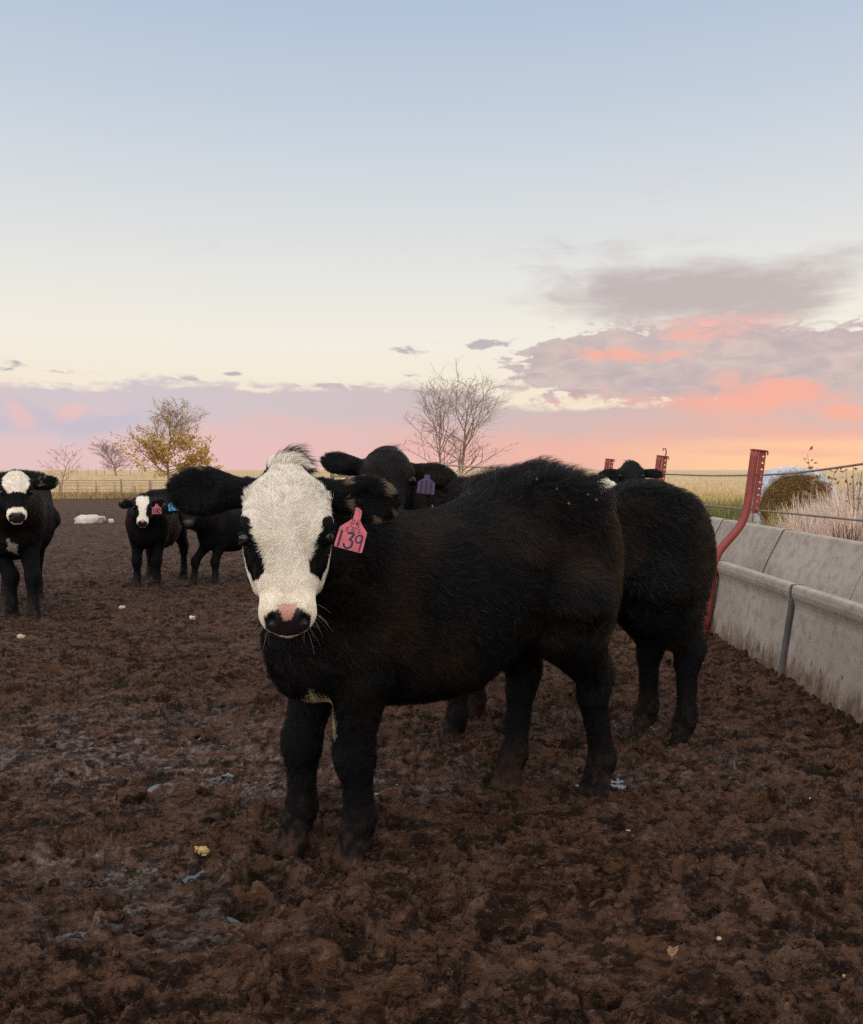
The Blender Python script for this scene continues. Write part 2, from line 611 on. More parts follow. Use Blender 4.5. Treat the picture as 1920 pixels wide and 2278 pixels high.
def build_ground():
    # polar sheet: fine where the camera looks, coarse elsewhere
    t_in = np.linspace(-R(31), R(31), 980)
    t_out = np.linspace(R(31), R(329), 90)[1:-1]
    th = np.concatenate([t_in, t_out])
    inv = np.linspace(1 / 1.25, 1 / 74.0, 860)
    rr = np.concatenate([np.linspace(0.15, 1.2, 12), 1 / inv])
    T, RR = np.meshgrid(th, rr)
    x = (RR * np.sin(T)); y = (RR * np.cos(T))
    # the yard ends at the feed bunk: columns squeeze against it
    lim = 1.92
    x = np.where(x > lim, lim + (x - lim) * 0.0, x)
    xf, yf = x.ravel(), y.ravel()
    h = mud_height(xf, yf)
    dense = (np.abs(T.ravel()) <= R(31.1)) & (RR.ravel() < 15)
    id_ = np.where(dense)[0]
    hh = h[id_].copy()
    hh = stamp_prints(xf[id_], yf[id_], hh)
    h[id_] = hh
    for wx, wy, ax, ay, dpt in WET:
        q = ((xf - wx) / ax) ** 2 + ((yf - wy) / ay) ** 2
        w = np.exp(-q * 1.2)
        h = h * (1 - 0.35 * w) - dpt * w
    # clods heap against the bunk
    h += 0.05 * np.exp(-((xf - 1.86) / 0.12) ** 2) * (0.4 + vnoise2(xf * 9, yf * 5, 77))
    h *= 1 - 0.5 * sstep(RR.ravel(), 25, 60)
    z = terrain(xf, yf) + h
    wet = np.zeros_like(h)
    for wx, wy, ax, ay, dpt in WET:
        q = ((xf - wx) / (ax * 1.35)) ** 2 + ((yf - wy) / (ay * 1.35)) ** 2
        wet = np.maximum(wet, np.exp(-q * 1.1))
    wet = np.clip(wet * (0.5 + vnoise2(xf * 9, yf * 9, 51)), 0, 1)
    nr, nc = T.shape
    g = np.arange(nr * nc).reshape(nr, nc)
    nxt = np.roll(g, -1, axis=1)
    F = np.stack([g[:-1], nxt[:-1], nxt[1:], g[1:]], -1).reshape(-1, 4)
    # drop quads squashed flat against the bunk line
    xq = xf[F]
    F = F[(xq.min(1) < lim - 1e-4)]
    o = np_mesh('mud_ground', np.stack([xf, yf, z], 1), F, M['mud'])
    at = o.data.attributes.new('wet', 'FLOAT', 'POINT')
    at.data.foreach_set('value', wet.astype(np.float32))
    at = o.data.attributes.new('rel', 'FLOAT', 'POINT')
    at.data.foreach_set('value', h.astype(np.float32))
    tag(o, 'churned wet brown mud of the cattle yard', kind='structure')
    return xf, yf, z


def mat_mud():
    m, t, b = mat('mud')
    co = obj_co(t)
    at = t.n.new('ShaderNodeAttribute'); at.attribute_name = 'wet'
    rl = t.n.new('ShaderNodeAttribute'); rl.attribute_name = 'rel'
    wet = t.m('MULTIPLY', at.outputs['Fac'], t.m('MULTIPLY_ADD', t.ss(t.noise(co, 22, 6, .7), .50, .60), .92, .08)); rel = rl.outputs['Fac']
    mp = t.n.new('ShaderNodeMapping'); mp.inputs['Scale'].default_value = (.62, 1, 1)
    t.l.new(co, mp.inputs[0]); cs = mp.outputs[0]
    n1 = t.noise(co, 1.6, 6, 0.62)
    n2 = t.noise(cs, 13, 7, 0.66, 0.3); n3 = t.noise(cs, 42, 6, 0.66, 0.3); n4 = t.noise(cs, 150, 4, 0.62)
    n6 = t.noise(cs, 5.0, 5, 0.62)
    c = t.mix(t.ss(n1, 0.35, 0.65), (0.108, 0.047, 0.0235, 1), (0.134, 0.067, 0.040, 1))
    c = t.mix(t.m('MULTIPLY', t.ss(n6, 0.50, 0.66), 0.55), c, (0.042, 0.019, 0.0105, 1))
    c = t.mix(t.m('MULTIPLY', t.ss(n2, 0.475, 0.575), 0.88), c, (0.020, 0.009, 0.005, 1))  # this and the next: crevice shade painted as dark tone in the bump hollows
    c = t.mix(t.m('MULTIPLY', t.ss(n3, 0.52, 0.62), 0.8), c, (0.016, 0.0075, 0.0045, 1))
    c = t.mix(t.m('MULTIPLY', t.ss(n3, 0.46, 0.34), 0.6), c, (0.215, 0.125, 0.08, 1))  # light tone painted on the bump crests as lit clod tops
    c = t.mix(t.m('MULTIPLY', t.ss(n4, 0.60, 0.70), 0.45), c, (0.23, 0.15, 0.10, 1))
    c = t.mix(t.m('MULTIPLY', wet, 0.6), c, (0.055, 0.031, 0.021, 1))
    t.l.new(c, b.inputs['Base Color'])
    r = t.mr(t.m('ADD', n2, t.m('MULTIPLY', n3, 0.5)), 0.4, 1.1, 0.5, 0.95)
    film = t.m('MULTIPLY', t.ss(t.noise(cs, 34, 5, .68), .57, .66), t.ss(n6, .40, .56))
    r = t.m('SUBTRACT', r, t.m('MULTIPLY', film, 0.42))
    r = t.m('SUBTRACT', r, t.m('MULTIPLY', wet, 0.6), clamp=True)
    r = t.m('MAXIMUM', r, 0.13)
    t.l.new(r, b.inputs['Roughness'])
    t.l.new(t.m('ADD', t.mr(wet, 0, 1, 0.09, 0.75), t.m('MULTIPLY', film, .35)), b.inputs['Specular IOR Level'])
    hgt = t.m('ADD', t.m('MULTIPLY', n4, 0.45), t.m('ADD', t.m('MULTIPLY', n3, -1.0), t.m('MULTIPLY', n2, -0.8)))
    nd = t.n.new('ShaderNodeBump')
    nd.inputs['Distance'].default_value = 0.045
    t.l.new(t.m('MULTIPLY_ADD', wet, -0.6, 1.0), nd.inputs['Strength'])
    t.l.new(hgt, nd.inputs['Height'])
    t.l.new(nd.outputs[0], b.inputs['Normal'])
    return m


def mat_field():
    m, t, b = mat('field')
    co = obj_co(t)
    sp = t.n.new('ShaderNodeSeparateXYZ'); t.l.new(co, sp.inputs[0])
    n1 = t.noise(co, 0.08, 6, 0.6); n2 = t.noise(co, 1.5, 5, 0.65); n3 = t.noise(co, 9, 4, 0.6)
    c = t.mix(t.ss(n1, 0.35, 0.65), (0.47, 0.325, 0.165, 1), (0.54, 0.39, 0.22, 1))
    c = t.mix(t.m('MULTIPLY', t.ss(n2, 0.45, 0.7), 0.45), c, (0.30, 0.19, 0.08, 1))
    c = t.mix(t.m('MULTIPLY', t.ss(n3, 0.5, 0.7), 0.3), c, (0.56, 0.40, 0.2, 1))
    g = t.mix(t.ss(n2, 0.35, 0.65), (0.12, 0.12, 0.04, 1), (0.2, 0.17, 0.07, 1))
    near = t.m('MULTIPLY', t.ss(sp.outputs[1], 60, 35), t.ss(sp.outputs[0], 1.6, 2.6))
    c = t.mix(near, c, g)
    t.l.new(c, b.inputs['Base Color'])
    b.inputs['Roughness'].default_value = 0.95
    b.inputs['Specular IOR Level'].default_value = 0.1
    bump(t, b, t.noise(co, 3, 6, 0.7), 0.03)
    return m


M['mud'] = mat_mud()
M['field'] = mat_field()


def build_field():
    th = np.linspace(-np.pi, np.pi, 241)[:-1]
    rr = np.concatenate([np.linspace(0.2, 20, 30), np.geomspace(21, 4500, 130)])
    T, RR = np.meshgrid(th, rr)
    x = RR * np.sin(T); y = RR * np.cos(T)
    z = terrain(x.ravel(), y.ravel()).reshape(x.shape) + 0.12 * (vnoise2(x * 0.05, y * 0.05, 4) - 0.5) * sstep(RR, 60, 150)
    yard = (1 - sstep(x, 1.98, 2.12)) * (1 - sstep(RR, 69, 75))
    z = z - 0.3 * yard
    nr, nc = T.shape
    g = np.arange(nr * nc).reshape(nr, nc)
    nxt = np.roll(g, -1, axis=1)
    F = np.stack([g[:-1], nxt[:-1], nxt[1:], g[1:]], -1).reshape(-1, 4)
    o = np_mesh('field', np.stack([x.ravel(), y.ravel(), z.ravel()], 1), F, M['field'])
    tag(o, 'dry golden grass field running out to the horizon', kind='structure')


GX = build_ground()
build_field()


# sampled mud surface for things that stand on it
def mud_z(x, y):
    xx = np.array([x], np.float64); yy = np.array([y], np.float64)
    d2 = (GX[0] - x) ** 2 + (GX[1] - y) ** 2
    return float(GX[2][np.argmin(d2)])


# puddles: water lying in the wet hollows, showing where the mud dips under it
M['water'] = simple('water', (0.02, 0.016, 0.013), (0.03, 0.024, 0.02), rough=0.05, scale=3, bscale=14, bd=0.0012, spec=1.0)


def puddles():
    for i, (wx, wy, ax, ay, dpt) in enumerate(WET):
        k = (np.abs(GX[0] - wx) < ax) & (np.abs(GX[1] - wy) < ay)
        zz = GX[2][k]
        lvl = np.percentile(zz, (5, 8, 22, 14, 8, 8, 8, 8, 8, 10)[i])
        n = 40
        V = [(0, 0, 0)] + [(ax * 1.05 * math.cos(2 * math.pi * j / n), ay * 1.05 * math.sin(2 * math.pi * j / n), 0) for j in range(n)]
        F = [(0, 1 + j, 1 + (j + 1) % n) for j in range(n)]
        o = np_mesh('puddle', V, np.array(F), M['water'], loc=(wx, wy, lvl))
        tag(o, kind='structure')


puddles()


def clods():
    """loose crumbs of mud thrown up by hooves."""
    n = 3500
    r = 1.5 + 7.5 * RNG.random(n) ** 1.4
    th = (RNG.random(n) - .5) * R(66)
    x, y = r * np.sin(th), r * np.cos(th)
    k = (x < 1.78) & (vnoise2(x * 1.6, y * 1.6, 91) > .38)
    x, y, r = x[k], y[k], r[k]
    n = len(x)
    # height from the mud sheet by nearest column and row
    from mathutils import kdtree
    sel = np.where((np.hypot(GX[0], GX[1]) < 9.3) & (np.abs(np.arctan2(GX[0], GX[1])) < R(34)) & (GX[1] > 1.2))[0][::3]
    kd = kdtree.KDTree(len(sel))
    for i, j in enumerate(sel):
        kd.insert((GX[0][j], GX[1][j], 0), i)
    kd.balance()
    z = np.array([GX[2][sel[kd.find((a, b, 0))[1]]] for a, b in zip(x, y)])
    nu, nv = 7, 5
    U = []
    for j in range(nv):
        fi = np.pi * (j + .02) / (nv - .96)
        for i in range(nu):
            an = 2 * np.pi * (i + .5 * (j % 2)) / nu
            U.append((np.sin(fi) * np.cos(an), np.sin(fi) * np.sin(an), np.cos(fi)))
    U = np.array(U); m = len(U)
    sz = .003 + .013 * RNG.random(n) ** 4
    V = U[None] * (1 + .8 * (RNG.random((n, m, 1)) - .45)) * (sz[:, None, None] * np.stack([.8 + .8 * RNG.random(n), .8 + .6 * RNG.random(n), .5 + .4 * RNG.random(n)], 1)[:, None, :])
    V = V + np.stack([x, y, z + sz * .25], 1)[:, None, :]
    F = []
    for j in range(nv - 1):
        for i in range(nu):
            F.append((j * nu + i, (j + 1) * nu + i, (j + 1) * nu + (i + 1) % nu, j * nu + (i + 1) % nu))
    F = np.array(F)
    Q = (F[None] + (np.arange(n) * m)[:, None, None]).reshape(-1, 4)
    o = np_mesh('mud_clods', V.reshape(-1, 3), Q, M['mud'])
    tag(o, 'loose crumbs of mud kicked up over the yard', kind='stuff')


clods()
# ------------------------------------------------------------------ animals: one smooth surface from a distance field
class Field:
    def __init__(self, lo, hi, h):
        self.h = h
        self.lo = np.array(lo, np.float64)
        self.n = np.ceil((np.array(hi) - self.lo) / h).astype(int) + 1
        self.ax = [(self.lo[i] + h * np.arange(self.n[i])).astype(np.float32) for i in range(3)]
        self.F = np.full(self.n, 0.5, np.float32)

    def sub(self, lo, hi):
        s = []
        for i in range(3):
            a = max(0, int((lo[i] - self.lo[i]) / self.h) - 1)
            b = min(self.n[i], int((hi[i] - self.lo[i]) / self.h) + 3)
            s.append(slice(a, max(a, b)))
        s = tuple(s)
        X = self.ax[0][s[0]][:, None, None]; Y = self.ax[1][s[1]][None, :, None]; Z = self.ax[2][s[2]][None, None, :]
        return s, X, Y, Z

    def merge(self, s, d, k, cut=False):
        a = self.F[s]
        if cut:
            d = -d
            h = np.clip(0.5 - 0.5 * (a - d) / k, 0, 1)
            self.F[s] = a + (d - a) * h + k * h * (1 - h)
        else:
            h = np.clip(0.5 + 0.5 * (d - a) / k, 0, 1)
            self.F[s] = d + (a - d) * h - k * h * (1 - h)

    def cone(self, a, b, ra, rb, k=0.04, cut=False):
        a = np.array(a, np.float32); b = np.array(b, np.float32)
        mg = max(ra, rb) + k + 0.05
        s, X, Y, Z = self.sub(np.minimum(a, b) - mg, np.maximum(a, b) + mg)
        ba = b - a
        t = np.clip(((X - a[0]) * ba[0] + (Y - a[1]) * ba[1] + (Z - a[2]) * ba[2]) / max(float(ba @ ba), 1e-9), 0, 1)
        d = np.sqrt((X - a[0] - t * ba[0]) ** 2 + (Y - a[1] - t * ba[1]) ** 2 + (Z - a[2] - t * ba[2]) ** 2) - (ra + (rb - ra) * t)
        self.merge(s, d, k, cut)

    def chain(self, pts, rad, k=0.04):
        for i in range(len(pts) - 1):
            self.cone(pts[i], pts[i + 1], rad[i], rad[i + 1], k)

    def ell(self, c, r, A=None, k=0.04, cut=False):
        """ellipsoid; A rows are its axes in world."""
        c = np.array(c, np.float32); r = np.array(r, np.float32)
        A = np.eye(3, dtype=np.float32) if A is None else np.array(A, np.float32)
        mg = float(r.max()) + k + 0.04
        s, X, Y, Z = self.sub(c - mg, c + mg)
        q = [((X - c[0]) * A[i][0] + (Y - c[1]) * A[i][1] + (Z - c[2]) * A[i][2]) for i in range(3)]
        k0 = np.sqrt(sum((q[i] / r[i]) ** 2 for i in range(3)))
        k1 = np.sqrt(sum((q[i] / r[i] ** 2) ** 2 for i in range(3))) + 1e-6
        self.merge(s, k0 * (k0 - 1) / k1, k, cut)

    def loft(self, o, A, tab, p=2.3, k=0.04):
        """sections along axis A[0] from o: rows (u, half width along A[1], top along A[2], bottom along A[2])."""
        o = np.array(o, np.float32); A = np.array(A, np.float32)
        tab = np.array(tab, np.float64)
        uu = np.linspace(tab[0, 0], tab[-1, 0], 160)

        def cr(col):
            x, y = tab[:, 0], tab[:, col]
            m = np.gradient(y, x)
            i = np.clip(np.searchsorted(x, uu) - 1, 0, len(x) - 2)
            hx = x[i + 1] - x[i]; t = (uu - x[i]) / hx
            return ((2 * t ** 3 - 3 * t ** 2 + 1) * y[i] + (t ** 3 - 2 * t ** 2 + t) * hx * m[i] + (-2 * t ** 3 + 3 * t ** 2) * y[i + 1] + (t ** 3 - t ** 2) * hx * m[i + 1])
        w, top, bot = np.maximum(cr(1), 0.008), cr(2), cr(3)
        ext = max(np.abs(tab[:, 1:]).max(), 0.05)
        e0, e1 = o + A[0] * tab[0, 0], o + A[0] * tab[-1, 0]
        mg = ext * 1.5 + 0.05
        s, X, Y, Z = self.sub(np.minimum(e0, e1) - mg, np.maximum(e0, e1) + mg)
        q = [((X - o[0]) * A[i][0] + (Y - o[1]) * A[i][1] + (Z - o[2]) * A[i][2]) for i in range(3)]
        uc = np.clip(q[0], uu[0], uu[-1])
        W_ = np.interp(uc, uu, w).astype(np.float32)
        T_ = np.interp(uc, uu, top); B_ = np.interp(uc, uu, bot)
        C_ = ((T_ + B_) / 2).astype(np.float32); H_ = np.maximum((T_ - B_) / 2, 0.008).astype(np.float32)
        rr = (np.abs(q[1] / W_) ** p + np.abs((q[2] - C_) / H_) ** p) ** (1 / p)
        d = (rr - 1) * np.minimum(W_, H_)
        du = np.abs(q[0] - uc)
        d = np.where(du > 0, np.sqrt(np.maximum(d, 0) ** 2 + du ** 2) + np.minimum(d, 0) * 0, d)
        self.merge(s, d.astype(np.float32), k)

    def surface(self):
        F = self.F
        nx, ny, nz = F.shape
        neg = F < 0
        c = neg[:-1, :-1, :-1].astype(np.int8)
        tot = np.zeros((nx - 1, ny - 1, nz - 1), np.int8)
        for i in (0, 1):
            for j in (0, 1):
                for l in (0, 1):
                    tot += neg[i:nx - 1 + i, j:ny - 1 + j, l:nz - 1 + l]
        act = (tot > 0) & (tot < 8)
        I = np.argwhere(act)
        vid = np.full(act.shape, -1, np.int64)
        vid[act] = np.arange(len(I))
        acc = np.zeros((len(I), 3)); cnt = np.zeros(len(I))
        cor = [(i, j, l) for i in (0, 1) for j in (0, 1) for l in (0, 1)]
        val = {q: F[I[:, 0] + q[0], I[:, 1] + q[1], I[:, 2] + q[2]] for q in cor}
        for q in cor:
            for d in range(3):
                if q[d] == 0:
                    p = list(q); p[d] = 1; p = tuple(p)
                    a, b = val[q], val[p]
                    m = (a < 0) != (b < 0)
                    t = np.where(m, a / np.where(m, a - b, 1), 0)
                    pt = np.array(q, float)[None, :].repeat(len(I), 0)
                    pt[:, d] = t
                    acc[m] += pt[m]; cnt[m] += 1
        V = (I + acc / cnt[:, None]) * self.h + self.lo
        Q = []
        for d in range(3):
            e = [0, 1, 2]; e.remove(d)
            a = [slice(None)] * 3; b = [slice(None)] * 3
            a[d] = slice(0, -1); b[d] = slice(1, None)
            ch = neg[tuple(a)] != neg[tuple(b)]
            P = np.argwhere(ch)
            P = P[(P[:, e[0]] > 0) & (P[:, e[1]] > 0)]
            P = P[(P[:, e[0]] < F.shape[e[0]] - 1) & (P[:, e[1]] < F.shape[e[1]] - 1)]
            inside = neg[tuple(P.T)]
            ids = []
            for (o1, o2) in ((-1, -1), (0, -1), (0, 0), (-1, 0)):
                Pq = P.copy(); Pq[:, e[0]] += o1; Pq[:, e[1]] += o2
                ids.append(vid[tuple(Pq.T)])
            q = np.stack(ids, 1)
            flip = inside if d != 1 else ~inside
            q[~flip] = q[~flip][:, ::-1]
            Q.append(q)
        Q = np.concatenate(Q)
        Q = Q[(Q >= 0).all(1)]
        # light smoothing
        n = len(V)
        for it in range(2):
            S = np.zeros((n, 3)); C = np.zeros(n)
            for i in range(4):
                j = (i + 1) % 4
                for a_, b_ in ((Q[:, i], Q[:, j]), (Q[:, j], Q[:, i])):
                    for ax in range(3):
                        S[:, ax] += np.bincount(a_, V[b_, ax], n)
                    C += np.bincount(a_, minlength=n)
            V = V * 0.5 + 0.5 * S / np.maximum(C, 1)[:, None]
        N = np.zeros((n, 3))
        nf = np.cross(V[Q[:, 2]] - V[Q[:, 0]], V[Q[:, 3]] - V[Q[:, 1]])
        for i in range(4):
            for ax in range(3):
                N[:, ax] += np.bincount(Q[:, i], nf[:, ax], n)
        N /= np.linalg.norm(N, axis=1)[:, None] + 1e-12
        return V, Q, N


def unit(v):
    v = np.array(v, float)
    return v / np.linalg.norm(v)


def head_frame(hd, s):
    """poll point, yaw (deg, from body-forward to its left), pitch below the horizontal, roll -> frame rows (along, side, face normal)."""
    P = np.array(hd['poll'], float)
    yaw, pit, rol = R(hd['yaw']), R(hd['pitch']), R(hd.get('roll', 0))
    d = np.array([math.cos(yaw), math.sin(yaw), 0])
    a = d * math.cos(pit) - np.array([0, 0, math.sin(pit)])
    n = d * math.sin(pit) + np.array([0, 0, math.cos(pit)])
    v = np.cross(n, a)
    v, n = v * math.cos(rol) + n * math.sin(rol), n * math.cos(rol) - v * math.sin(rol)
    return np.array([a, v, n])


HEAD = [(-0.035, .030, .016, -.06), (-0.012, .062, .034, -.085), (0.015, .084, .050, -.11), (.05, .098, .060, -.13), (.09, .103, .066, -.14), (.14, .102, .068, -.142), (.19, .094, .064, -.142),
        (.24, .083, .056, -.13), (.29, .071, .047, -.104), (.335, .063, .040, -.084), (.375, .062, .034, -.076), (.41, .059, .022, -.068), (.435, .048, .004, -.056), (.452, .026, -.014, -.04)]
TORSO = [(-.60, .03, .88, .80), (-.58, .09, .95, .70), (-.545, .125, 1.0, .64), (-.485, .165, 1.07, .64), (-.39, .192, 1.12, .63), (-.30, .208, 1.122, .595), (-.15, .234, 1.055, .51),
         (0, .252, 1.008, .435), (.15, .247, .995, .428), (.30, .220, 1.0, .448), (.40, .188, .98, .475), (.475, .152, .935, .515), (.53, .10, .875, .58), (.565, .04, .80, .66)]


def build_bovine(name, label, cat, loc, rz, s, pose, coat, res, fur, group=None, mats=None, whiskers=0):
    """one animal: body mesh at top level, with fur, eyes and an ear tag as its parts. Built in its own frame: x forward, y left, z up."""
    hd = pose['head']
    P, A = np.array(hd['poll'], float), head_frame(hd, s)
    a, v, n = A
    hs = hd.get('size', s)

    lu = hd.get('lu', .775)

    def H(u, vv, w):
        return P + a * u * lu * hs + v * vv * hs + n * w * hs
    feet = pose['feet']     # LF, RF, LH, RH as (x, y[, z])
    ext = [np.array([-.8 * s, -.48 * s, -.12]), np.array([.8 * s, .48 * s, 1.3 * s])]
    hp = np.stack([H(*q) for q in ((-.1, 0, 0), (.5, 0, 0), (.1, .3, 0), (.1, -.3, 0), (.1, 0, .12), (.1, 0, -.3), (.22, .27, 0), (.22, -.27, 0))])
    lo = np.minimum(ext[0], hp.min(0) - .03); hi = np.maximum(ext[1], hp.max(0) + .03)
    D = Field(lo, hi, res)
    bend = pose.get('dz', 0.0)
    T = np.array(TORSO)
    T = np.stack([T[:, 0] * s, T[:, 1] * s * pose.get('fat', 1.0), T[:, 2] * s, T[:, 3] * s], 1)
    D.loft((0, 0, 0), np.array([[1, 0, 0], [0, 1, 0], [0, 0, 1]]), T, 2.25, 0.03)
    S = lambda *p: np.array(p, float) * s
    # hips, tail root, shoulder blades
    for sd in (1, -1):
        D.ell(S(-.30, sd * .160, 1.03), S(.10, .055, .07), k=.07)
        D.ell(S(-.445, sd * .112, .83), S(.165, .112, .26), k=.06)
        D.ell(S(-.485, sd * .112, .67), S(.085, .082, .18), k=.06)
        D.ell(S(.40, sd * .135, .80), S(.135, .085, .25), k=.06)
    D.cone(S(-.53, 0, 1.04), S(-.585, 0, .96), .03 * s, .028 * s, .04)
    D.chain([S(-.585, 0, .97), S(-.605, 0, .8), S(-.58, .01, .58), S(-.55, .015, .44)], [.026 * s, .022 * s, .022 * s, .03 * s], .02)
    # brisket and neck
    D.chain([S(.45, 0, .64), S(.50, 0, .575)], [.125 * s, .085 * s], .06)
    nb = S(.40, 0, .83)
    hb = H(.10, 0, -.095)
    nk = nb * .5 + hb * .5 + np.array([.05 * s, 0, pose.get('neck_up', .0)])
    nb = S(.35, 0, .80)
    bend_pt = nb + (np.array([-.015 * s, 0, .0]) + (hb - nb) * .38)
    D.chain([nb, bend_pt, bend_pt * .42 + hb * .58 - np.array([0, 0, .015]), hb], [.215 * s, .165 * s, .115 * s, .085 * hs], .07)
    D.chain([S(.45, 0, .68), bend_pt * .7 + S(.40, 0, .62) * .3, H(.13, 0, -.12)], [.15 * s, .10 * s, .06 * hs], .08)
    # legs
    for i, f in enumerate(feet):
        fx, fy = f[0], f[1]
        fz = f[2] if len(f) > 2 else 0.0
        sd = 1 if i % 2 == 0 else -1
        fk = f[3] if len(f) > 3 else 0.0      # knee shift
        if i < 2:
            pts = [S(.43, sd * .125, .76), S(.385, sd * .120, .56), (fx * .8 + .2 * .395 * s + .006 * s + fk, fy, .335 * s), (fx * .85 + .15 * .395 * s + .002 * s, fy, .30 * s), (fx - .01 * s, fy, .13 * s + fz), (fx + .012 * s, fy, .085 * s + fz)]
            rad = [.108 * s, .076 * s, .050 * s, .045 * s, .037 * s, .041 * s]
        else:
            kx = fx - .022 * s + fk
            pts = [S(-.36, sd * .14, .70), (.45 * kx - .12 * s * .9, sd * .145 * s * .75 + fy * .25, .62 * s), (kx, fy, .415 * s), (kx + .012 * s, fy, .36 * s), (fx - .012 * s, fy, .13 * s + fz), (fx + .012 * s, fy, .085 * s + fz)]
            rad = [.16 * s, .10 * s, .048 * s, .043 * s, .037 * s, .041 * s]
            D.ell((kx - .022 * s, fy, .43 * s), S(.03, .028, .05), k=.03)
            D.cone(pts[1], (kx - .01 * s, fy, .46 * s), .062 * s, .034 * s, .05)
        D.chain(pts, rad, .035)
        # cloven hoof
        for q in (.021, -.021):
            D.cone((fx + .012 * s, fy + q * s, .07 * s + fz), (fx + .034 * s, fy + q * 1.15 * s, .012 * s + fz), .031 * s, .036 * s, .012)
        D.cone((fx - .028 * s, fy, .085 * s + fz), (fx - .03 * s, fy, .06 * s + fz), .02 * s, .014 * s, .02)
    # head
    D.loft(P, A, np.array([(u * lu * hs, w_ * hs, t_ * hs, b_ * hs) for u, w_, t_, b_ in HEAD]), 2.35, .02 * hs)
    D.ell(H(-.012, 0, -.03), np.array([.05, .062, .05]) * hs, A, .05 * hs)                     # poll knob
    for sd in (1, -1):
        D.ell(H(.138, sd * .082, .030), np.array([.035, .022, .026]) * hs, A, .03 * hs)         # brow
        D.ell(H(.395, sd * .033, .004), np.array([.03, .026, .028]) * hs, A, .022 * hs)         # nostril wing
        D.ell(H(.20, sd * .062, -.085), np.array([.085, .032, .055]) * hs, A, .04 * hs)         # cheek
    D.ell(H(.40, 0, -.062), np.array([.04, .042, .024]) * hs, A, .02 * hs)                      # chin
    for sd in (1, -1):
        D.ell(H(.176, sd * .100, .022), np.array([.021, .017, .015]) * hs, A, .012 * hs, cut=True)   # eye socket
        vd = unit(A.T @ np.array([.45, sd * .5, .9]))
        D.ell(H(.424, sd * .036, .017), np.array([.013, .009, .02]) * hs, A, .008 * hs, cut=True)
        D.cone(H(.40, sd * .05, -.048), H(.447, sd * .022, -.044), .0045 * hs, .005 * hs, .006 * hs, cut=True)   # mouth line
    # ears
    ears = []
    for sd, (eo, ea, en, dr, cup) in zip((1, -1), hd['ears']):
        e = unit(v * sd * math.cos(R(eo)) * 1.0 + a * math.sin(R(eo)) + n * en)
        base = H(hd.get('ear_u', .045), sd * .086, -.055)
        rot = unit(A.T @ np.array([math.sin(R(dr)), 0, math.cos(R(dr))]))      # way the ear opens
        op = unit(rot - e * (rot @ e))
        wd = np.cross(op, e)
        E = np.array([e, wd, op])
        L = ea * hs
        D.cone(base, base + e * L * .45, .033 * hs, .032 * hs, .03 * hs)
        D.ell(base + e * L * .68, np.array([L * .46, .054 * hs, .021 * hs]), E, .02 * hs)
        D.ell(base + e * L * .72 + op * .026 * hs, np.array([L * .33, .036 * hs, .016 * hs]), E, .01 * hs, cut=True)
        ears.append((base, E, L))
    V, Q, N = D.surface()
    o = np_mesh(name, V, Q, mats['skin'], loc=loc)
    o.rotation_euler = (0, 0, rz)
    tag(o, label, cat, group)

    # head coordinates of points
    def hc(p):
        q = (p - P) / hs
        return q @ a / lu, q @ v, q @ n

    def in_ear(p):
        r = np.zeros(len(p), bool)
        for b_, E, L in ears:
            q = p - b_
            t = q @ E[0]
            r |= (t > .02 * hs) & (t < L * 1.2) & (np.abs(q @ E[1]) < .075 * hs) & (np.abs(q @ E[2]) < .05 * hs)
        return r
    c, L_, kind = coat(V, N, hc, in_ear)
    at = o.data.attributes.new('coat', 'FLOAT_COLOR', 'POINT')
    c4 = np.ones((len(V), 4), np.float32); c4[:, :3] = np.where(((c.min(1) > .3) & (kind < 2))[:, None], c * np.array([.92, .86, .82]), c)
    at.data.foreach_set('color', c4.ravel())
    at = o.data.attributes.new('gloss', 'FLOAT', 'POINT')
    at.data.foreach_set('value', (kind == 2).astype(np.float32))

    # fur -------------------------------------------------------
    nf, seg = fur['n'], fur.get('seg', 5)
    tri = np.concatenate([Q[:, [0, 1, 2]], Q[:, [0, 2, 3]]])
    ar = np.linalg.norm(np.cross(V[tri[:, 1]] - V[tri[:, 0]], V[tri[:, 2]] - V[tri[:, 0]]), axis=1) / 2
    cen = V[tri].mean(1)
    hu, hv, hn = hc(cen)
    nearhead = (hu > -.1) & (hu < .47) & (np.abs(hv) < .3) & (hn > -.2)
    wgt = ar * np.where(nearhead, fur.get('head_dens', 2.5), 1.0)
    ti = RNG.choice(len(tri), nf, p=wgt / wgt.sum())
    r1, r2 = np.sqrt(RNG.random(nf)), RNG.random(nf)
    bw = np.stack([1 - r1, r1 * (1 - r2), r1 * r2], 1)
    p0 = (V[tri[ti]] * bw[:, :, None]).sum(1)
    nn = (N[tri[ti]] * bw[:, :, None]).sum(1); nn /= np.linalg.norm(nn, axis=1)[:, None] + 1e-9
    col, ln, kd = coat(p0, nn, hc, in_ear)
    hu, hv, hn = hc(p0)
    ear = in_ear(p0)
    head = (hu > -.06) & (hu < .47) & (np.abs(hv) < .16) & (hn > -.17) & ~ear
    zz = p0[:, 2] / s
    # combing direction
    legs = sstep(zz, .6, .42)
    comb = np.stack([-0.75 + 0.55 * legs, np.zeros(nf), -0.55 - 0.45 * legs], 1)
    back_ = sstep(nn[:, 2], .35, .8)
    comb[:, 2] += .4 * back_
    hh = np.stack([hu - .19, hv * 1.15, (hn - .05) * .8], 1)
    ch = hh @ A
    comb = np.where(head[:, None], ch / (np.linalg.norm(ch, axis=1)[:, None] + 1e-6), comb)
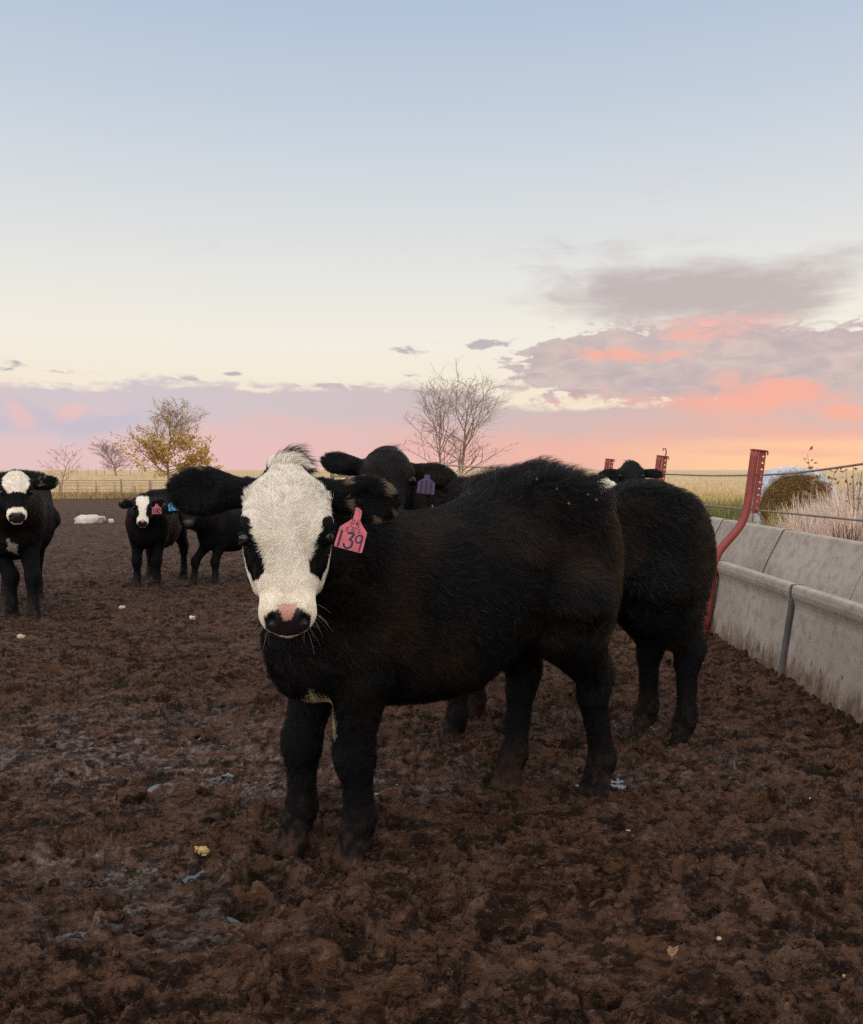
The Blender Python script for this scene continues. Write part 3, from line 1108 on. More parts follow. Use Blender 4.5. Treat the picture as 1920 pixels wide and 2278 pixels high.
    for b_, E, L in ears:
        m = ear & (((p0 - b_) @ E[0]) > 0) & (np.linalg.norm(p0 - b_, axis=1) < L * 1.4)
        comb[m] = E[0] * .8 + nn[m] * .2 + ((p0[m] - b_) @ E[1])[:, None] * E[1] * 6
    # tufts: neighbouring hairs lean the same way
    w1 = np.stack([vnoise3(p0, 17, 3 + i) - .5 for i in range(3)], 1)
    w2 = np.stack([vnoise3(p0, 48, 13 + i) - .5 for i in range(3)], 1)
    comb = comb + w1 * fur.get('swirl', .9) * np.where(head, .55, 1.0)[:, None] + w2 * fur.get('tuft', .8) * np.where(head, 1.25, 1.0)[:, None]
    comb += RNG.normal(0, .9, comb.shape) * (np.exp(-((hu - .19) ** 2 + hv ** 2) / .018 ** 2) * head)[:, None]
    vx = np.floor(p0 * 75 + 3 * w2)
    cell = np.stack([_hash(vx[:, 0], vx[:, 1], vx[:, 2], 200 + i) - .5 for i in range(3)], 1)
    comb = comb + cell * np.where(head & (hu < .27), .75, .35)[:, None]
    comb += RNG.normal(0, .07, comb.shape)
    comb -= nn * (comb * nn).sum(1)[:, None]
    comb /= np.linalg.norm(comb, axis=1)[:, None] + 1e-9
    ln = ln * fur.get('len', 1.0) * (0.65 + 0.7 * RNG.random(nf)) * hs / max(s, .01) * s
    lift = fur.get('lift', .42) + .25 * RNG.random(nf)
    lift = np.where(head & (hu > .03), .10 + .13 * RNG.random(nf), lift)
    top = sstep(zz, .98, 1.08) * sstep(nn[:, 2], .2, .7) * ~head * ~ear
    lift = lift + top * fur.get('top_lift', .75) * (.5 + vnoise3(p0, 14, 40))
    ln = ln * (1 + top * fur.get('top_len', .6) * vnoise3(p0, 20, 44))
    t = np.linspace(0, 1, seg)[None, :, None]
    side = np.cross(nn, comb)
    wav = fur.get('wave', .12) * np.where(head & (hu < .25), 1.3, .8)
    ph = vnoise3(p0, 26, 60) * 14
    P3 = p0[:, None, :] + ln[:, None, None] * (nn[:, None, :] * (lift[:, None, None] * t * (1.15 - .62 * t)) + comb[:, None, :] * (.35 * t + .6 * t * t)
                                             + side[:, None, :] * (wav[:, None, None] * np.sin(ph[:, None, None] + 6.0 * t) * t))
    keep = kd < 2
    rad = fur['r'] * np.array([1.0, .95, .8, .55, .2])[:seg] if seg == 5 else fur['r'] * np.linspace(1, .25, seg)
    dk = (kd < 2) & (col.sum(1) < .1)
    col = col * np.where(dk, .55 + 1.6 * RNG.random(nf) ** 3 + 3.0 * np.maximum(vnoise3(p0, 38, 70) - .62, 0), .82 + .34 * RNG.random(nf))[:, None]
    lk = _hash(vx[:, 0], vx[:, 1], vx[:, 2], 231)
    col = np.where((~dk & head)[:, None], col * (1 - (.17 * lk ** 1.5)[:, None] * np.array([.75, 1.0, 1.35])), col)
    tipb = dk & (RNG.random(nf) < .07 * (.4 + 1.2 * vnoise3(p0, 7, 81))) & (zz > .6) & ~head & ~ear
    col[tipb] = BROWN * (.6 + 1.2 * RNG.random((int(tipb.sum()), 1)))
    strands('fur', P3[keep], rad, mats['fur'], o, np.clip(col[keep], 0, 1))
    # whiskers round the muzzle
    if whiskers:
        k = np.where(head & (hu > .36) & (hn < .01) & (np.abs(hv) > .035) & (kd < 2))[0]
        k = RNG.choice(k, min(whiskers, len(k)), replace=False)
        d = nn[k] * 1.0 + a * .25 + np.array([0, 0, -.25]) + RNG.normal(0, .25, (len(k), 3))
        d /= np.linalg.norm(d, axis=1)[:, None]
        wl = .02 + .032 * RNG.random(len(k))
        tt = np.linspace(0, 1, 6)[None, :, None]
        W3 = p0[k][:, None, :] + wl[:, None, None] * (d[:, None, :] * tt + np.array([0, 0, -.35])[None, None, :] * tt ** 2)
        strands('whiskers', W3, .0002 * np.linspace(1, .3, 6), mats['fur'], o, np.full((len(k), 3), .3))
    # eyes
    for sd in (1, -1):
        c0 = H(.176, sd * .0885, .019)
        m_ = MB()
        ex = unit(A.T @ np.array([.02, sd * .86, .5])); up = unit(a - ex * (a @ ex)); sdv = np.cross(ex, up)
        rr_ = .0215 * hs
        rows, nseg = 9, 16
        vs, fs = [], []
        for i in range(rows + 1):
            fi = math.pi * i / rows
            for j in range(nseg):
                an = 2 * math.pi * j / nseg
                vs.append(tuple(c0 + rr_ * (ex * math.cos(fi) + (up * math.cos(an) * .92 + sdv * math.sin(an)) * math.sin(fi))))
        for i in range(rows):
            for j in range(nseg):
                fs.append((i * nseg + j, i * nseg + (j + 1) % nseg, (i + 1) * nseg + (j + 1) % nseg, (i + 1) * nseg + j))
        m_.add(vs, fs)
        m_.build('eye', M['eye'], o, True)
        # lids
        lid = MB()
        for sg, a0, a1, ro in ((1, -1.45, 1.45, .0225), (-1, -1.3, 1.3, .0215)):
            pts = []
            for j in range(9):
                q = a0 + (a1 - a0) * j / 8
                cs = math.cos(q)
                pts.append(c0 + ro * hs * (sdv * math.sin(q) * .98 + (-sg * up) * cs * (.46 if sg > 0 else .6) + ex * math.sqrt(max(0, 1 - (math.sin(q) * .98) ** 2 - (cs * .5) ** 2)) * .93))
            lid.tube(pts, [.002 * hs] + [.0042 * hs] * 7 + [.003 * hs], 6)
        lid.build('eyelid', M['lid'], o, True)
    return dict(o=o, H=H, A=A, ears=ears, P=P, surf=(V, N), feet=feet)


# coats -----------------------------------------------------------
BLACK = np.array([.0032, .0027, .0029])
BROWN = np.array([.042, .024, .013])
WHITE = np.array([.88, .79, .67])
PINK = np.array([.55, .27, .21])
PAD = np.array([.016, .012, .014])
MUDC = np.array([.070, .036, .020])


def coat_fn(s, face, brown=.25, muddy=1.0, rump=0.0, length=.024, seed=0):
    def f(p, nrm, hc, in_ear):
        u, v, w = hc(p)
        av = np.abs(v)
        k = len(p)
        z = p[:, 2] / s
        col = np.repeat(BLACK[None], k, 0)
        ear = in_ear(p)
        nz_ = vnoise3(p, 9, seed + 2); nf_ = vnoise3(p, 60, seed + 3)
        bw = sstep(vnoise3(p, 5, seed + 7) * .6 + nz_ * .4, .52, .8) * brown * sstep(z, .35, .6)
        if rump:
            bw = np.clip(bw + 2.0 * rump * sstep(p[:, 0] / s, -.46, -.58) * sstep(z, .40, .62) * (.3 + .9 * nf_), 0, 2.0)  # brown rear hair, its colour strengthened to paint in the lit golden rim
        col = col + (BROWN - col) * bw[:, None]
        md = np.clip(muddy * sstep(z, .26, .02) * sstep(nf_ * .55 + nz_ * .45, .34, .62), 0, 1)
        md = np.clip(md * .55 + .2 * sstep(z, .06, .03), 0, 1) * (z < .4)
        col = col + (MUDC * (.6 + .8 * nf_[:, None]) - col) * (md * .75)[:, None]
        ln = np.full(k, length)
        ln *= 1 - .5 * sstep(z, .55, .35)
        ln *= np.where(z < .09, .35, 1)
        head = (u > -.07) & (u < .48) & (av < .15) & (w > -.2) & ~ear
        onface = head & (u > -.07)
        shortf = sstep(u, .16, .30)
        ln = np.where(head, (.021 - .013 * shortf) * 1.0 * (1 if face else .9), ln)
        ln = np.where(head & (u < .04), .018, ln)
        ln = np.where(head & (u > .10) & (av > .055), np.minimum(ln, .010), ln)
        ln = np.where(ear, .020, ln)
        kind = np.zeros(k, int)
        wob = (vnoise3(p, 45, seed + 11) - .5) * .024 + (vnoise3(p, 110, seed + 12) - .5) * .012
        if face == 'full':
            hw = np.interp(u, [q[0] for q in HEAD], [q[1] for q in HEAD])
            wt = head & (w > -.055 + wob * 1.2 - .05 * sstep(u, .24, .34)) & (av < .05 + 1.7 * np.maximum(u + .03, 0) + wob) & (av < hw + .012)
            patch = (((u - .216) / .074) ** 2 + ((av - .094 + .30 * (u - .185)) / .030) ** 2) < 1 + wob * 9
            patch &= (w > -.035 + wob * .6)
            patch |= (((u - .163) / .042) ** 2 + ((av - .100) / .026) ** 2 < 1 + wob * 9) & (w > -.05)
            wt &= ~patch
            ln = np.where(head & patch, .008, ln)
        elif face == 'star':          # white forehead, white round the nose
            wt = head & (w > -.03) & (u > -.05) & (u < .20 + wob * 1.2 - 6 * np.maximum(av - .05, 0) ** 1.3) & (av < .086 + wob)
            wt |= head & (u > .335 + wob + .25 * np.maximum(av - .02, 0)) & (u < .46) & (w > -.12)
        elif face == 'blaze':
            wt = head & (w > -.02) & (u > .0 + wob) & (av < .068 - .03 * sstep(u, .12, .2) + .05 * sstep(u, .30, .36) + wob * .6)
            wt |= head & (u > .33 + wob) & (w > -.12)
        elif face == 'cap':
            wt = head & (u < .2 + wob)
        else:
            wt = np.zeros(k, bool)
        tint = WHITE * (.93 + .14 * vnoise3(p, 14, seed + 5)[:, None])
        low = sstep(u, .25, .40)
        tint = tint * (1 - low[:, None] * np.array([0.0, .02, .07]))
        col = np.where(wt[:, None], tint, col)
        # nose pad
        pad = head & (u > .392 + .9 * np.maximum(av - .030, 0) + .25 * wob) & (av < .053) & (w > -.040)
        nose = PAD if face != 'none' else PAD * 1.0
        col = np.where(pad[:, None], nose, col)
        kind = np.where(pad, 2, kind)
        if face in ('full', 'blaze'):
            pk = pad & (av < .017 + wob * .5 - .5 * np.maximum(u - .40, 0)) & (u < .420 + wob * .9) & (w > .0)
            pk |= head & (av < .019 + wob * .6) & (u > .374 + wob * .5) & (u < .40) & (w > .0)
            col = np.where(pk[:, None], PINK, col)
            kind = np.where(pk, 2, kind)
        elif face == 'none':
            pk = head & (u > .372) & (u < .395) & (w > -.02)
            col = np.where((pk & ~pad)[:, None], np.array([.05, .032, .022]), col)
        ln = np.where(head & (u > .34) & (kind < 2), .007, ln)
        # pale fluff inside the ears
        if face:
            fl = ear & (nf_ > .62) & (vnoise3(p, 22, seed + 30) > .58)
            col = np.where(fl[:, None], np.array([.19, .135, .09]), col)
        # chest spot
        if face == 'full':
            sp = (np.abs(p[:, 0] - .44 * s) < .09 + wob) & (np.abs(p[:, 1] - .035) < .048 + wob) & (z < .60 + wob) & (z > .38)
            col = np.where(sp[:, None], np.array([.42, .33, .22]), col)
        if face == 'star':
            sp = (p[:, 0] > .45 * s) & (np.abs(p[:, 1] - .03) < .03 + wob) & (np.abs(z - .56 + .8 * (p[:, 1] - .03)) < .04 + wob)
            col = np.where(sp[:, None], np.array([.3, .26, .22]), col)
        return col, ln * s, kind
    return f


def mat_skin():
    m, t, b = mat('hide')
    at = t.n.new('ShaderNodeAttribute'); at.attribute_name = 'coat'
    gl = t.n.new('ShaderNodeAttribute'); gl.attribute_name = 'gloss'
    co = obj_co(t)
    t.l.new(at.outputs['Color'], b.inputs['Base Color'])
    n3 = t.noise(co, 130, 3, 0.6)
    t.l.new(t.m('SUBTRACT', t.mr(n3, .3, .7, .65, .85), t.m('MULTIPLY', gl.outputs['Fac'], .38)), b.inputs['Roughness'])
    t.l.new(t.mr(gl.outputs['Fac'], 0, 1, .12, .5), b.inputs['Specular IOR Level'])
    vo = t.n.new('ShaderNodeTexVoronoi'); vo.inputs['Scale'].default_value = 260
    t.l.new(co, vo.inputs['Vector'])
    bump(t, b, vo.outputs['Distance'], 0.0015, 0.7)
    return m


def mat_fur():
    m, t, b = mat('fur')
    at = t.n.new('ShaderNodeAttribute'); at.attribute_name = 'coat'
    t.l.new(at.outputs['Color'], b.inputs['Base Color'])
    b.inputs['Roughness'].default_value = 0.36
    b.inputs['Specular IOR Level'].default_value = 0.15
    return m


M['skin'] = mat_skin()
M['fur'] = mat_fur()
M['eye'] = simple('eyeball', (.003, .0025, .0025), (.008, .005, .004), rough=.03, bd=0, spec=.5)
M['lid'] = simple('eyelid', (.006, .005, .005), (.010, .008, .007), rough=.75, spec=.12, bscale=200, bd=.0008)
CM = dict(skin=M['skin'], fur=M['fur'])


# ear tags ----------------------------------------------------------
def ribbon(m, pts, wid, z, mi, closed=False, th=.0006):
    """pen stroke: a flat raised ribbon along 2D points."""
    pts = [Vector((x, y)) for x, y in pts]
    # resample smooth
    P2 = []
    nn = len(pts)
    for i in range(nn - 1):
        p0, p1, p2, p3 = pts[max(i - 1, 0)], pts[i], pts[i + 1], pts[min(i + 2, nn - 1)]
        for j in range(6):
            q = j / 6
            P2.append(0.5 * ((2 * p1) + (p2 - p0) * q + (2 * p0 - 5 * p1 + 4 * p2 - p3) * q * q + (3 * p1 - p0 - 3 * p2 + p3) * q ** 3))
    P2.append(pts[-1])
    vs, fs = [], []
    for i, p in enumerate(P2):
        d = (P2[min(i + 1, len(P2) - 1)] - P2[max(i - 1, 0)])
        if d.length < 1e-9:
            d = Vector((1, 0))
        d.normalize()
        nrm = Vector((-d.y, d.x)) * wid / 2
        e = d * (wid * .35 if i == len(P2) - 1 else -wid * .35 if i == 0 else 0)
        vs += [(p.x + nrm.x + e.x, p.y + nrm.y + e.y, z), (p.x - nrm.x + e.x, p.y - nrm.y + e.y, z)]
    for i in range(len(P2) - 1):
        fs.append((2 * i, 2 * i + 1, 2 * i + 3, 2 * i + 2))
    m.add(vs, fs, mi)


def ear_tag(parent, outline, strokes, unit_m, org, mats, th=.0022, name='ear_tag'):
    """outline and strokes in drawing units (x right, y down); org = matrix taking tag-local (x right, y up, z out) to parent space."""
    m = MB()
    pts = [Vector((x * unit_m, -y * unit_m)) for x, y in outline]
    ar = sum(pts[i].x * pts[(i + 1) % len(pts)].y - pts[(i + 1) % len(pts)].x * pts[i].y for i in range(len(pts)))
    if ar < 0:
        pts.reverse()
    n = len(pts)
    V = [(p.x, p.y, th / 2) for p in pts] + [(p.x, p.y, -th / 2) for p in pts]
    F = [tuple(range(n)), tuple(range(2 * n - 1, n - 1, -1))] + [(n + i, n + (i + 1) % n, (i + 1) % n, i) for i in range(n)]
    m.add(V, F, 0)
    for k, (st, wid) in enumerate(strokes):
        ribbon(m, [(x * unit_m, -y * unit_m) for x, y in st], wid * unit_m, th / 2 + .0003 + .00002 * k, 1)
    o = m.build(name, mats, parent, False)
    o.matrix_local = org
    return o


def plastic(name, c):
    m, t, b = mat(name)
    co = obj_co(t)
    n1 = t.noise(co, 60, 5, .6)
    t.l.new(t.mix(t.ss(n1, .4, .75), (*c, 1), (c[0] * .55, c[1] * .62, c[2] * .6, 1)), b.inputs['Base Color'])
    b.inputs['Roughness'].default_value = .5
    return m


M['tag_pink'] = plastic('tag_pink', (.58, .115, .145))
M['tag_rose'] = plastic('tag_rose', (.55, .09, .14))
M['tag_blue'] = plastic('tag_blue', (.04, .34, .62))
M['tag_purple'] = plastic('tag_purple', (.08, .03, .12))
M['ink'] = simple('ink', (.008, .005, .02), (.014, .009, .03), rough=.45, bd=0)
M['ink_soft'] = simple('ink_soft', (.03, .015, .06), (.05, .02, .08), rough=.5, bd=0)


def face_cam(o, p_world, tilt=0.0, toward=(0, 0, 1.1), rot=0.0):
    """matrix in o's space: tag plane at p_world, its z looking roughly at a place, y up, turned in-plane by rot degrees."""
    p = Vector(p_world)
    z = (Vector(toward) - p).normalized()
    x = Vector((0, 0, 1)).cross(z).normalized()
    y = z.cross(x)
    c, s_ = math.cos(R(rot)), math.sin(R(rot))
    x, y = x * c + y * s_, y * c - x * s_
    Mx = Matrix((x, y, z)).transposed().to_4x4()
    Mx.translation = p
    base = Matrix.Translation(o.location) @ o.rotation_euler.to_matrix().to_4x4()
    return base.inverted() @ Mx


def ray(px, py, Y):
    """world point at depth Y seen at photo pixel (1920 wide)."""
    ddx, ddy = (px - 960) / 1920, (1139 - py) / 1920
    d = Vector((ddx, math.cos(PITCH) + ddy * math.sin(PITCH), -math.sin(PITCH) + ddy * math.cos(PITCH)))
    return Vector((0, 0, CAM_H)) + d * (Y / d.y)
# ------------------------------------------------------------------ the herd
def heading(F):
    return math.atan2(F[1], F[0])


def to_local(loc, F, p):
    fx, fy = F
    d = (p[0] - loc[0], p[1] - loc[1])
    return (d[0] * fx + d[1] * fy, -d[0] * fy + d[1] * fx)


def yaw_to(F, d):
    """yaw in degrees, body-forward to its left, that looks along d."""
    return math.degrees(math.atan2(F[0] * d[1] - F[1] * d[0], F[0] * d[0] + F[1] * d[1]))


# --- main calf
F1 = unit((-.737, -.495))
L1 = (.056, 2.71)
poll = (-.345, 2.06)
lp = to_local(L1, F1, poll)
sink = -.032
feet1 = [to_local(L1, F1, (-.214, 2.43)), to_local(L1, F1, (-.395, 2.53)), to_local(L1, F1, (.585, 2.95)), to_local(L1, F1, (.285, 3.01))]
pose1 = dict(head=dict(ear_u=-.008, poll=(lp[0], lp[1], 1.09), yaw=yaw_to(F1, (.16, -.985)), pitch=66, roll=0,
                       ears=[(6, .165, -.12, 28, 1), (-7, .172, -.12, 14, 1)]),
             feet=[(feet1[0][0], feet1[0][1], 0), (feet1[1][0], feet1[1][1], 0), (feet1[2][0], feet1[2][1], 0, .05), (feet1[3][0], feet1[3][1], 0, -.03)])
calf = build_bovine('calf', 'shaggy black calf with a white face and a pink 139 tag in its ear', 'calf',
                    (L1[0], L1[1], sink), heading(F1), 1.0, pose1, coat_fn(1.0, 'full', brown=.4, rump=1.0, length=.031, seed=1),
                    .0065, dict(n=330000, r=.00034, len=1.0, wave=.14, swirl=1.0, tuft=.9, lift=.40, top_lift=.8, top_len=.9, head_dens=8.0), mats=CM, whiskers=40)
Z = lambda L: [((x - 780) , (y - 710)) for x, y in L]
tag139 = Z([(742, 705), (800, 728), (842, 775), (836, 850), (812, 950), (860, 1050), (930, 1160), (928, 1190), (850, 1490), (838, 1518), (815, 1527), (780, 1518), (365, 1405), (347, 1385), (350, 1365), (445, 1060), (460, 1045), (672, 918), (690, 900), (722, 770)])
str139 = [(Z([(488, 1130), (450, 1260), (410, 1392)]), 40),
          (Z([(598, 1170), (650, 1172), (704, 1192), (668, 1235), (622, 1282), (662, 1305), (668, 1350), (640, 1415), (580, 1437), (530, 1410), (515, 1360)]), 38),
          (Z([(850, 1240), (815, 1215), (765, 1222), (730, 1275), (740, 1330), (780, 1345), (825, 1315), (848, 1245)]), 30), (Z([(852, 1235), (832, 1330), (784, 1500)]), 30),
          (Z([(612, 1068), (582, 1070), (566, 1090), (590, 1108), (598, 1125), (580, 1136), (556, 1132)]), 13),
          (Z([(668, 1090), (664, 1155)]), 14), (Z([(664, 1092), (695, 1105), (705, 1130), (695, 1150), (664, 1156)]), 13),
          (Z([(814, 1104), (788, 1106), (775, 1122), (796, 1140), (802, 1158), (785, 1172), (760, 1172)]), 13),
          (Z([(682, 925), (658, 1002)]), 14), (Z([(680, 925), (712, 940), (716, 970), (695, 1000), (658, 1004)]), 13),
          (Z([(776, 942), (756, 1030)]), 14), (Z([(736, 985), (754, 1034), (804, 992)]), 13), (Z([(748, 1000), (758, 1024), (782, 1008)]), 13),
          (Z([(645, 1028), (668, 1058), (705, 1078), (745, 1080), (780, 1064), (802, 1040)]), 14)]
YT = 1.975
ear_tag(calf['o'], tag139, str139, YT / 1920 / 8.018, face_cam(calf['o'], ray(797.3, 1128.6, YT)), [M['tag_pink'], M['ink']])

# dried dung crumbs stuck in the coat of its back
M['crumb'] = simple('crumb', (.20, .14, .085), (.12, .08, .05), rough=.9, scale=60, bscale=200)
mbk = MB()
Vv, Nn = calf['surf']
for (px, py, sz) in ((1178, 1058, .017), (1192, 1064, .012), (1204, 1052, .006), (1197, 1075, .008), (1050, 1096, .007), (1030, 1102, .005), (1068, 1101, .007), (1047, 1108, .004), (1258, 1120, .006), (1319, 1116, .009), (1300, 1105, .006), (1236, 1092, .005), (958, 1115, .006)):
    best, bi = 1e9, 0
    Rm = calf['o'].rotation_euler.to_matrix()
    if 'Wv' not in globals():
        Wv = Vv @ np.array(Rm).T + np.array(calf['o'].location)
        Wn = Nn @ np.array(Rm).T
        vd = np.array([0, 0, CAM_H]) - Wv
        face = (Wn * vd).sum(1) > 0.02
        yc = Wv[:, 1] * math.cos(PITCH) - (Wv[:, 2] - CAM_H) * math.sin(PITCH)
        zc = Wv[:, 1] * math.sin(PITCH) + (Wv[:, 2] - CAM_H) * math.cos(PITCH)
        PX = 960 + 1920 * Wv[:, 0] / yc; PY = 1139 - 1920 * zc / yc
    d2 = (PX - px) ** 2 + (PY - py) ** 2 + np.where(face, 0, 1e6) + np.where(Wv[:, 1] < 2.2, 1e6, 0)
    i = int(np.argmin(d2))
    c0, nr = Vector(Vv[i]), Vector(Nn[i])
    t1 = nr.orthogonal().normalized(); t2 = nr.cross(t1)
    k = 7
    ring = []
    for j in range(k):
        an = 2 * math.pi * j / k
        q = sz * (.55 + .7 * random.random())
        ring.append(c0 + nr * (.014 + .004 * random.random()) + t1 * q * math.cos(an) + t2 * q * .7 * math.sin(an))
    top_ = c0 + nr * .022
    bot_ = c0 + nr * .004
    mbk.add(ring + [top_, bot_], [(j, (j + 1) % k, k) for j in range(k)] + [((j + 1) % k, j, k + 1) for j in range(k)])
dm = mbk.build('dried_dung', M['crumb'], calf['o'], False)
dm['kind'] = 'stuff'

# --- black calf behind, at the bunk
F2 = unit((-1, .055))
L2 = (.56, 3.62)
poll2 = (-.17, 3.35)
lp2 = to_local(L2, F2, poll2)
f2 = [to_local(L2, F2, q) for q in ((.1, 3.56), (.19, 3.80), (1.045, 3.53), (.925, 3.68))]
pose2 = dict(head=dict(ear_u=.02, poll=(lp2[0], lp2[1], 1.19), yaw=yaw_to(F2, (.05, -1)), pitch=46, roll=-5, ears=[(4, .16, .0, 5, 1), (-16, .16, -.05, 0, 1)]),
             feet=[(*f2[0], 0), (*f2[1], 0), (*f2[2], 0), (*f2[3], 0)])
calf2 = build_bovine('calf', 'all black calf with a purple ear tag standing behind the nearest calf', 'calf',
                     (L2[0], L2[1], -.045), heading(F2), .965, pose2, coat_fn(.965, None, brown=.3, rump=.3, length=.029, seed=20),
                     .009, dict(n=120000, r=.0006, wave=.12, top_lift=.5, top_len=.3, head_dens=3.0), mats=CM)
HT = [(-12, 0), (12, 0), (14, 18), (40, 36), (42, 92), (-42, 92), (-40, 36), (-14, 18)]
ear_tag(calf2['o'], HT, [([(-22, 36), (-24, 88)], 13), ([(0, 30), (-1, 88)], 13), ([(22, 36), (22, 88)], 13)], .00078, face_cam(calf2['o'], ray(951, 1056, 3.22), rot=-6), [M['tag_purple'], M['ink']])

# --- cow at the left edge
F3 = unit((.33, -.94))
L3 = (-3.36, 6.98)
poll3 = (-2.955, 6.14)
lp3 = to_local(L3, F3, poll3)
f3 = [to_local(L3, F3, q) for q in ((-3.02, 6.5), (-3.21, 6.56), (-3.42, 7.45), (-3.64, 7.35))]
pose3 = dict(fat=1.12, head=dict(poll=(lp3[0], lp3[1], 1.085), yaw=yaw_to(F3, (.44, -.90)), pitch=58, roll=0, ears=[(-14, .175, -.08, 15, 1), (-4, .175, -.08, 10, 1)]), feet=f3)
cow3 = build_bovine('cow', 'black cow with a white forehead and white muzzle at the edge of the picture', 'cow',
                    (L3[0], L3[1], -.04), heading(F3), 1.0, pose3, coat_fn(1.0, 'star', brown=.25, length=.018, seed=40),
                    .011, dict(n=60000, r=.0009, len=.9, head_dens=3.5), mats=CM)

# --- white-faced calf with a rose tag
F4 = unit((.04, -1))
gz4 = ground_z(0, 8.3)
L4 = (-2.72, 8.55)
poll4 = (-2.655, 7.93)
lp4 = to_local(L4, F4, poll4)
f4 = [to_local(L4, F4, q) for q in ((-2.62, 8.2), (-2.81, 8.2), (-2.58, 8.95), (-2.9, 8.85))]
S4 = .83
pose4 = dict(fat=1.1, head=dict(poll=(lp4[0], lp4[1], .875), yaw=yaw_to(F4, (.28, -.95)), pitch=60, roll=0, size=.80, ears=[(3, .16, -.05, 20, 1), (5, .16, -.05, 20, 1)]), feet=f4)
calf4 = build_bovine('calf', 'small black calf with a white blaze down its face and a red ear tag', 'calf',
                     (L4[0], L4[1], gz4 - .035), heading(F4), S4, pose4, coat_fn(S4, 'blaze', brown=.3, length=.016, seed=60),
                     .011, dict(n=45000, r=.0011, len=.9, head_dens=3.0), mats=CM)
ear_tag(calf4['o'], HT, [([(-26, 42), (-26, 84)], 9), ([(-8, 42), (-8, 84)], 8), ([(-8, 62), (6, 62)], 8), ([(6, 42), (6, 84)], 8), ([(22, 42), (14, 55), (16, 80), (28, 80), (30, 50), (22, 42)], 8)],
        .00098, face_cam(calf4['o'], ray(348.5, 1121, 7.8)), [M['tag_rose'], M['ink']])

# --- black calf with a blue tag
F5 = unit((-.55, -.83))
gz5 = ground_z(0, 8.6)
L5 = (-1.98, 8.72)
poll5 = (-2.29, 8.08)
lp5 = to_local(L5, F5, poll5)
f5 = [to_local(L5, F5, q) for q in ((-2.12, 8.4), (-2.33, 8.42), (-1.66, 8.98), (-1.84, 9.06))]
pose5 = dict(head=dict(poll=(lp5[0], lp5[1], .815), yaw=yaw_to(F5, (.33, -.94)), pitch=42, roll=4, size=.8, ears=[(5, .16, -.05, 20, 1), (-8, .16, -.05, 20, 1)]), feet=f5)
calf5 = build_bovine('calf', 'small all black calf with a blue ear tag beside the calf with the white blaze', 'calf',
                     (L5[0], L5[1], gz5 - .035), heading(F5), .74, pose5, coat_fn(.74, 'none', brown=.2, length=.016, seed=80),
                     .011, dict(n=40000, r=.0011, len=.9, head_dens=3.0), mats=CM)
ear_tag(calf5['o'], HT, [([(-22, 40), (-22, 84), (-6, 84)], 9), ([(20, 40), (2, 66), (30, 66)], 9), ([(20, 40), (20, 86)], 9)],
        .00105, face_cam(calf5['o'], ray(384, 1112, 7.75), rot=6), [M['tag_blue'], M['ink']])


# --- cattle farther back, mostly hidden
def far_cow(label, cat, loc, F, poll_w, look, pitch, face, s, seed, brown=.3, n=16000, ears=((0, .165, -.05, 10, 1), (0, .165, -.05, 10, 1))):
    lp_ = to_local(loc, F, poll_w)
    pose = dict(head=dict(poll=(lp_[0], lp_[1], poll_w[2]), yaw=yaw_to(F, look), pitch=pitch, roll=0, ears=list(ears)),
                feet=[(.44 * s, .12 * s), (.40 * s, -.12 * s), (-.50 * s, .12 * s), (-.42 * s, -.12 * s)])
    gz = ground_z(loc[0], loc[1])
    pose['head']['poll'] = (lp_[0], lp_[1], poll_w[2] - gz)
    return build_bovine('cow', label, cat, (loc[0], loc[1], gz - .02), heading(F), s, pose, coat_fn(s, face, brown=brown, length=.02, seed=seed), .02, dict(n=n, r=.0016, head_dens=3.0, lift=.5), mats=CM)


q6 = ray(997, 1050, 8.6)
far_cow('dark brown cow low behind the black ear with the purple tag', 'cow', (q6.x + .5, q6.y + .62), unit((-.62, -.78)), (q6.x, q6.y, q6.z), (-.05, -1), 50, None, 1.0, 101, brown=.9, ears=((12, .12, -.3, 10, 1), (12, .12, -.3, 10, 1)))
q7 = ray(1061, 1061, 12.5)
far_cow('black cow whose crown shows just below the far pipe gate', 'cow', (q7.x + .1, q7.y + .75), unit((-.1, -1)), (q7.x, q7.y, q7.z), (0, -1), 55, None, .95, 120, n=9000, ears=((35, .1, -.5, 10, 1), (35, .1, -.5, 10, 1)))
q8 = ray(1404, 1031, 7.4)
far_cow('black cow looking over the backs beside the feed bunk posts', 'cow', (q8.x - .68, q8.y + .12), unit((1, .08)), (q8.x, q8.y, q8.z), (-.18, -1), 48, None, 1.0, 140, ears=((2, .165, -.05, 0, 1), (2, .165, -.05, 10, 1)))
q9 = ray(1352, 1075, 6.35)
far_cow('cow with a curly white crown standing behind the two nearest calves', 'cow', (q9.x - .72, q9.y + .15), unit((1, .05)), (q9.x, q9.y, q9.z), (.3, -1), 60, 'cap', .93, 160, ears=((25, .1, -.4, 0, 1), (25, .1, -.4, 0, 1)))
